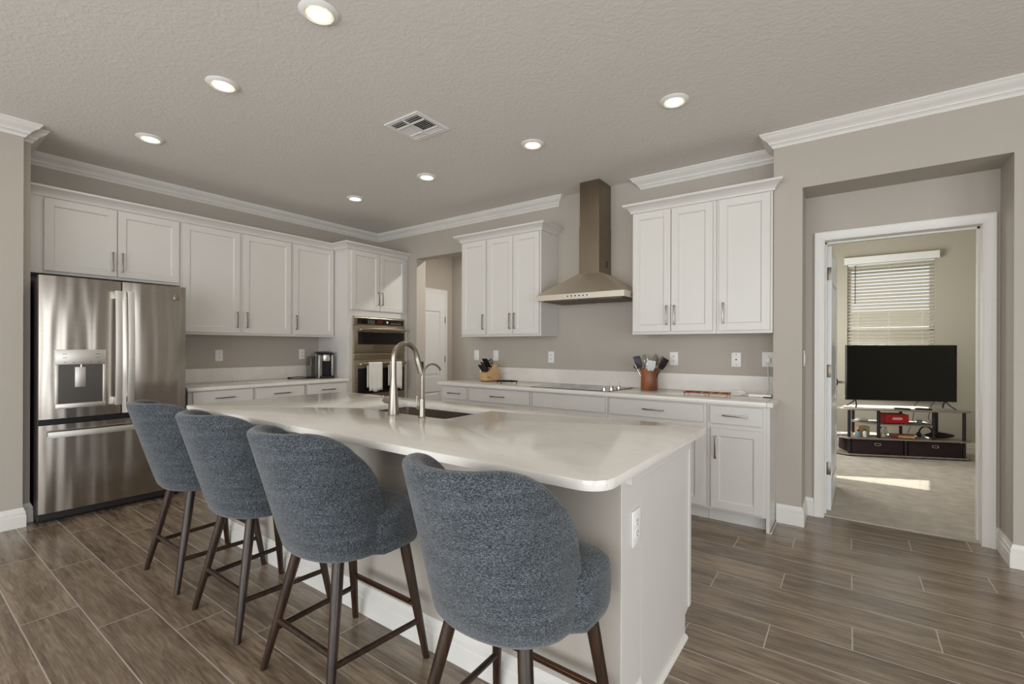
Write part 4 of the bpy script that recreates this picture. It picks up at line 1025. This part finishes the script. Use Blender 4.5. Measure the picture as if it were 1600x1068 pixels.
utensil('whisk', 'wire whisk standing tallest in the utensil crock', 'whisk', -0.01, 0.02, -0.045, 0.03, 0.275, h_whisk, 'chrome')
utensil('spoon', 'grey silicone spoon at the back of the utensil crock', 'spoon', 0.01, 0.02, 0.035, 0.03, 0.290, h_spoon(0.066, 0.11), 'silicone_grey')
utensil('spoon', 'black nylon spoon leaning right in the utensil crock', 'spoon', 0.02, 0.0, 0.090, 0.01, 0.285, h_spoon(0.068, 0.11), 'plastic_black', 'silicone_grey')
utensil('spatula', 'black spatula leaning far right in the utensil crock', 'spatula', 0.02, -0.02, 0.125, -0.02, 0.285, h_spatula(0.062, 0.11), 'plastic_black')
utensil('spatula', 'white silicone spatula at the front of the utensil crock', 'spatula', 0.0, -0.03, 0.045, -0.085, 0.245, h_spatula(0.075, 0.10), 'wood_spoon', 'utensil_white')
utensil('spatula', 'black slotted spatula leaning left in the utensil crock', 'spatula', -0.02, -0.02, -0.080, -0.04, 0.275, h_spatula(0.060, 0.115), 'plastic_black')
utensil('ladle', 'steel ladle leaning farthest left in the utensil crock', 'ladle', -0.03, -0.005, -0.125, -0.015, 0.265, h_ladle, 'chrome')
utensil('tongs', 'steel tongs standing in the middle of the utensil crock', 'tongs', -0.005, -0.01, -0.010, -0.03, 0.245, h_spoon(0.026, 0.08), 'chrome')
# charger with coiled cable
ca = thing('charger', 'white charger with a coiled cable on the counter corner', 'charger', (4.895, -0.250, ZT))
m = MB(); m.box(-0.075, 0.085, -0.030, 0.030, 0.0005, 0.022, 0.005, 3); m.build('adapter', 'plastic_white', ca, 40)
m = MB(); m.box(0.030, 0.085, -0.0305, -0.029, 0.001, 0.008); m.build('label', 'slot_black', ca)
m = MB(); coil = []
for k in range(60):
    a_ = k * 2 * pi / 20; coil.append((-0.155 + (0.055 + 0.006 * sin(k * 0.7)) * cos(a_), 0.0 + 0.032 * sin(a_ + 0.3), 0.005 + 0.012 * (0.5 + 0.5 * sin(a_ * 0.97 + k * 0.05)) + 0.0004 * k))
m.tube([(-0.07, 0, 0.012)] + coil + [(-0.22, 0.02, 0.03), (-0.26, 0.05, 0.035)], 0.0042, 7)
m.tube([(0.02, 0.03, 0.010), (0.035, 0.10, 0.012), (0.045, 0.18, 0.05), (0.035, 0.215, 0.12), (0.030, 0.218, 0.20), (0.030, 0.218, 0.262)], 0.0030, 7)
m.build('cable', 'plastic_white', ca, 60)
m = MB(); m.box(0.012, 0.048, 0.206, 0.2405, 0.258, 0.300, 0.004, 2); m.build('plug', 'plastic_white', ca, 40)

# ------------------------------------------------------------------ coffee maker (front faces +x)
cm = thing('coffee_maker', 'silver and black pod coffee maker beside the oven tower', 'coffee maker', (0.300, -1.060, ZT + 0.0005), UA - radians(12))
metal('silver_plastic', (172, 170, 166), 0.34, 0, (8, 8, 8), 0.03)
# local: front -y, x right
m = MB(); m.prism([(0.16, 0.0), (0.16, 0.27), (0.02, 0.30), (-0.02, 0.30), (-0.02, 0.0)], 'x', -0.090, 0.090, 0.008); m.build('body', 'silver_plastic', cm, 40)
m = MB(); m.box(-0.090, -0.045, -0.115, -0.02, 0.0, 0.285, 0.010, 3); m.build('side_column', 'silver_plastic', cm, 40)
m = MB(); m.box(0.064, 0.090, -0.115, -0.02, 0.0, 0.285, 0.008, 3); m.build('side_column', 'silver_plastic', cm, 40)
m = MB(); m.box(-0.045, 0.064, -0.030, -0.018, 0.03, 0.21); m.build('cup_bay', 'leather_black', cm)
m = MB(); L = []
for z_ in (0.205, 0.21, 0.285, 0.29):
    r_ = 0.056 if z_ in (0.21, 0.285) else 0.053
    L.append(m.loop([(0.010 + r_ * cos(a * pi / 12), -0.060 + r_ * sin(a * pi / 12), z_) for a in range(24)]))
m.skin(L); m.build('brew_head', 'steel_handle', cm, 40)
m = MB(); L = []
for k in range(9):
    s = k / 8; y = -0.125 + 0.29 * s; zz = 0.300 + 0.028 * sin(pi * min(1, s * 1.1)) - 0.03 * s
    L.append(m.loop([(-0.088, y, zz - 0.018), (0.088, y, zz - 0.018), (0.080, y, zz), (0.0, y, zz + 0.006), (-0.080, y, zz)]))
m.skin(L); m.build('lid', 'plastic_black', cm, 50)
m = MB(); m.box(-0.075, 0.085, -0.150, -0.025, 0.0, 0.028, 0.006, 2); m.build('drip_tray', 'leather_black', cm, 40)
m = MB(); m.box(-0.155, -0.092, -0.03, 0.13, 0.012, 0.262, 0.015, 3); m.build('water_tank', 'reservoir_plastic', cm, 40)
m = MB(); m.box(-0.150, -0.092, -0.025, 0.125, 0.0, 0.012); m.build('tank_base', 'plastic_black', cm)
m = MB(); m.tube([(-0.15, -0.01, 0.008), (-0.20, -0.02, 0.016), (-0.26, -0.03, 0.024), (-0.32, -0.02, 0.024), (-0.375, 0.0, 0.018), (-0.385, 0.02, 0.010), (-0.37, 0.01, 0.006), (-0.30, -0.07, 0.005), (-0.22, -0.06, 0.005), (-0.16, -0.03, 0.006)], 0.0045, 8)
m.box(-0.395, -0.365, -0.005, 0.022, 0.001, 0.022, 0.004); m.build('cord', 'plastic_black', cm, 60)

# ------------------------------------------------------------------ bedroom: stand, television, small things
SA = radians(24); SO = (5.452, 2.575, 0.008)
ST = Matrix.Translation(SO) @ Matrix.Rotation(SA, 4, 'Z')
def sw(u, v, z=0.0): p = ST @ Vector((u, v, z)); return (p.x, p.y, p.z)
tv_s = thing('tv_stand', 'open-shelf corner television stand with taupe boards and black tube legs', 'tv stand', SO, SA)
plan5 = [(0, 0), (1.215, 0), (1.30, 0.10), (1.00, 0.46), (0.22, 0.46), (-0.14, 0.14)]
for z in (0.012, 0.205, 0.548):
    m = MB(); m.prism(plan5, 'z', z, z + 0.016, 0.002); m.build('shelf', 'board_taupe', tv_s)
m = MB(); m.prism([(0.33, 0.05), (0.92, 0.05), (1.0, 0.40), (0.16, 0.40), (0.16, 0.26)], 'z', 0.372, 0.386, 0.002); m.build('shelf', 'board_taupe', tv_s)
for (u, v, z0, z1) in ((0.02, 0.035, 0.0, 0.548), (1.190, 0.035, 0.0, 0.548), (0.235, 0.42, 0.0, 0.548), (0.76, 0.42, 0.221, 0.548), (1.06, 0.28, 0.221, 0.548), (0.34, 0.06, 0.221, 0.548), (0.905, 0.06, 0.221, 0.548), (0.605, 0.03, 0.0, 0.205)):
    m = MB(); m.lathe([(0.0165, z0), (0.0165, z1)], (u, v, 0), 16); m.build('post', 'tube_black', tv_s, 40)
GBN = 'fabric bins in the television stand'
def bin_(u0, u1, v0, v1, label, grip=True, rot=0):
    o = thing('fabric_bin', label, 'bin', sw((u0 + u1) / 2, v0, 0.0285), SA + rot, GBN)
    w = (u1 - u0) / 2; m = MB(); m.box(-w, w, 0, v1 - v0, 0, 0.168, 0.006, 2); m.build('box', 'fabric_bin', o, 40)
    if grip:
        m = MB(); m.tube([(p[0], -0.002, p[1]) for p in rrect(0.062, 0.026, 0.012, 4, 0.0, 0.120)], 0.005, 6, closed=True); m.build('grommet', 'chrome', o, 50)
bin_(0.045, 0.580, 0.022, 0.36, 'dark fabric bin at the bottom left of the television stand')
bin_(0.630, 1.165, 0.022, 0.36, 'dark fabric bin at the bottom right of the television stand')
# television
TV = thing('television', 'large flat black television standing on the corner stand before the window', 'television', sw(0.636, 0.20, 0.5645), SA)
m = MB(); m.box(-0.578, 0.578, -0.012, 0.030, 0.088, 0.760, 0.003); m.box(-0.38, 0.38, 0.028, 0.065, 0.12, 0.50, 0.01); m.build('cabinet', 'plastic_black', TV, 40)
m = MB(); m.box(-0.571, 0.571, -0.0135, -0.0115, 0.098, 0.754); m.build('screen', 'tv_screen', TV)
for x in (-0.47, 0.47):
    m = MB()
    for dy in (-0.11, 0.11): m.tube([(x, 0.01, 0.092), (x + 0.02 * (1 if x > 0 else -1), 0.01 + dy * 0.6, 0.04), (x + 0.045 * (1 if x > 0 else -1), 0.01 + dy, 0.008)], 0.008, 8)
    m.build('foot', 'remote_black', TV, 50)
m = MB(); m.tube([(0.30, 0.05, 0.15), (0.31, 0.28, 0.02), (0.29, 0.29, -0.2), (0.24, 0.29, -0.34)], 0.0035, 6); m.tube([(0.44, 0.05, 0.15), (0.50, 0.30, 0.02), (0.46, 0.29, -0.15), (0.54, 0.27, -0.30), (0.60, 0.27, -0.50)], 0.0035, 6); m.build('power_cord', 'plastic_black', TV, 60)
def remote(u, v, a, label):
    o = thing('remote', label, 'remote', sw(u, v, 0.5645), SA + a, 'remotes on the television stand')
    m = MB(); m.box(-0.075, 0.075, -0.022, 0.022, 0.0, 0.018, 0.006, 2); m.build('case', 'remote_black', o, 40)
    m = MB()
    for i in range(6):
        for j in range(2): m.box(-0.055 + i * 0.02, -0.047 + i * 0.02, -0.012 + j * 0.016, -0.004 + j * 0.016, 0.0175, 0.0195, 0.0005)
    m.build('buttons', 'rubber_dark', o)
remote(0.585, 0.055, radians(-16), 'black remote control at the left on the television stand top'); remote(0.815, 0.085, radians(-14), 'black remote control at the right on the television stand top')
# red console box with white oval logo
rb = thing('game_box', 'bright red box with a white oval logo on the small middle shelf', 'box', sw(0.552, 0.09, 0.3945), SA)
m = MB(); m.box(-0.119, 0.119, 0, 0.19, 0.0, 0.105, 0.003); m.build('carton', 'red_card', rb)
m = MB(); m.prism(rrect(0.104, 0.026, 0.0125, 6, 0, 0.056), 'y', -0.0012, 0.001); lg = m.build('logo_plate', 'white_ink', rb)
text_mesh('logo_letters', 'Nintendo', 0.0235, 'red_ink', lg, Matrix.Translation((0, -0.0014, 0.056)) @ Matrix.Rotation(pi / 2, 4, 'X'))
# jar
jr = thing('glass_jar', 'glass jar with a metal lid and pale contents below the red box', 'jar', sw(0.395, 0.075, 0.2295), SA)
m = MB(); m.lathe([(0, 0.0), (0.040, 0.0), (0.043, 0.006), (0.043, 0.082), (0.032, 0.100), (0.032, 0.108)], (0, 0, 0), 24); m.build('glass', 'jar_glass', jr, 50)
m = MB(); m.lathe([(0, 0.104), (0.034, 0.104), (0.034, 0.120), (0, 0.121)], (0, 0, 0), 24); m.build('lid', 'silver_tape', jr, 40)
m = MB(); m.lathe([(0, 0.004), (0.036, 0.006), (0.037, 0.042), (0.015, 0.050), (0, 0.048)], (0, 0, 0), 18); m.build('contents', 'jar_content', jr, 50)
# game case lying flat
gc = thing('game_case', 'red and tan game case lying flat beside the glass jar', 'case', sw(0.60, 0.085, 0.2295), SA - radians(7))
m = MB(); m.box(-0.105, 0.105, -0.045, 0.075, 0.0, 0.034, 0.003); m.build('case', 'case_red', gc); m = MB(); m.box(-0.055, 0.104, -0.0462, -0.0448, 0.003, 0.030); m.build('label', 'case_label', gc)
# small bottles, carton, papers at the left of the middle shelf
def bottle(u, v, r, h, mat, cap, label):
    o = thing('bottle', label, 'bottle', sw(u, v, 0.2295), SA); o['group'] = 'small bottles on the television stand'
    m = MB(); m.lathe([(0, 0), (r, 0), (r, h * 0.62), (r * 0.5, h * 0.74), (r * 0.45, h * 0.78)], (0, 0, 0), 16); m.build('flask', mat, o, 50)
    m = MB(); m.lathe([(0, h * 0.76), (r * 0.5, h * 0.76), (r * 0.45, h), (0, h)], (0, 0, 0), 12); m.build('cap', cap, o, 50)
bottle(0.120, 0.045, 0.022, 0.085, 'teal_glass', 'rubber_dark', 'small teal bottle with a black cap at the left of the stand shelf')
bottle(0.185, 0.035, 0.020, 0.095, 'bottle_white', 'bottle_green', 'small white bottle with a green cap beside the teal bottle')
m = MB(); m.box(-0.06, 0.06, 0, 0.09, 0, 0.115, 0.002); m.bm.transform(Matrix.Translation(sw(0.215, 0.115, 0.2295)) @ Matrix.Rotation(SA, 4, 'Z')); tag(m.build('carton', 'carton_tan'), 'tan carton behind the small bottles on the television stand', 'box')
m = MB(); m.box(-0.07, 0.07, 0, 0.10, 0, 0.018, 0.003); m.bm.transform(Matrix.Translation(sw(-0.005, 0.12, 0.2295)) @ Matrix.Rotation(SA, 4, 'Z')); tag(m.build('paper_stack', 'paper'), 'small stack of white papers at the left end of the stand shelf', 'papers')
m = MB(); m.box(-0.05, 0.05, 0, 0.09, 0, 0.022, 0.004); m.bm.transform(Matrix.Translation(sw(0.27, 0.24, 0.3945)) @ Matrix.Rotation(SA, 4, 'Z')); tag(m.build('console', 'plastic_white'), 'small white box at the left end of the little middle shelf', 'box')
m = MB(); m.box(-0.03, 0.03, 0, 0.06, 0, 0.010, 0.002); m.bm.transform(Matrix.Translation(sw(0.715, 0.10, 0.3945)) @ Matrix.Rotation(SA, 4, 'Z')); tag(m.build('coaster', 'router_grey'), 'thin grey coaster right of the red box', 'coaster')
cu = thing('cup', 'small blue-grey glass cup right of the red box', 'cup', sw(0.80, 0.13, 0.3945), SA)
m = MB(); m.lathe([(0, 0), (0.022, 0), (0.027, 0.045), (0.024, 0.045), (0.020, 0.004), (0, 0.004)], (0, 0, 0), 20); m.build('bowl', 'teal_glass', cu, 40)
# headset pouch and headphones
hp = thing('headset', 'black headset and soft pouch at the right of the stand shelf', 'headset', sw(1.00, 0.14, 0.2295), SA)
m = MB(); L = []
for k in range(13):
    s = k / 12; w_ = 0.035 * max(0.05, sin(pi * min(0.985, max(0.015, s)))) ** 0.6
    L.append(m.loop([(-0.14 + 0.30 * s, 1.3 * w_ * cos(a * pi / 7), max(0.0005, 0.034 + w_ * sin(a * pi / 7)) if True else 0) for a in range(14)]))
m.skin(L); m.build('pouch', 'leather_black', hp, 60)
m = MB(); m.tube([(-0.13 + 0.07 * cos(a * pi / 12), 0.0, 0.045 + 0.088 * sin(a * pi / 12)) for a in range(0, 13)], 0.009, 8)
for x in (-0.20, -0.06): m.lathe([(0.026, -0.014), (0.030, 0), (0.026, 0.014)], (x, 0.0, 0.035), 16, axis='x')
m.build('headband', 'leather_black', hp, 50)
m = MB(); m.tube([(-0.10, -0.03, 0.06), (-0.02, -0.05, 0.07), (0.03, -0.03, 0.055)], 0.012, 8); m.build('strap', 'leather_black', hp, 60)
# power strip on the wall right of the stand
ps = thing('wall_charger', 'grey charger box with loose black cables low on the bedroom wall right of the stand', 'charger', (6.86, 3.638, 0.0))
m = MB(); m.box(-0.055, 0.055, -0.03, 0.011, 0.32, 0.50, 0.008); m.build('box', 'router_grey', ps, 40)
m = MB(); m.tube([(0.0, -0.03, 0.33), (-0.06, -0.05, 0.28), (-0.08, -0.06, 0.15), (0.02, -0.06, 0.10), (0.03, -0.05, 0.22), (-0.03, -0.06, 0.27), (-0.09, -0.07, 0.05), (-0.12, -0.10, 0.013)], 0.004, 7); m.tube([(-0.02, -0.03, 0.48), (-0.10, -0.06, 0.45), (-0.13, -0.07, 0.30), (-0.05, -0.06, 0.2)], 0.004, 7); m.build('cable', 'plastic_black', ps, 60)
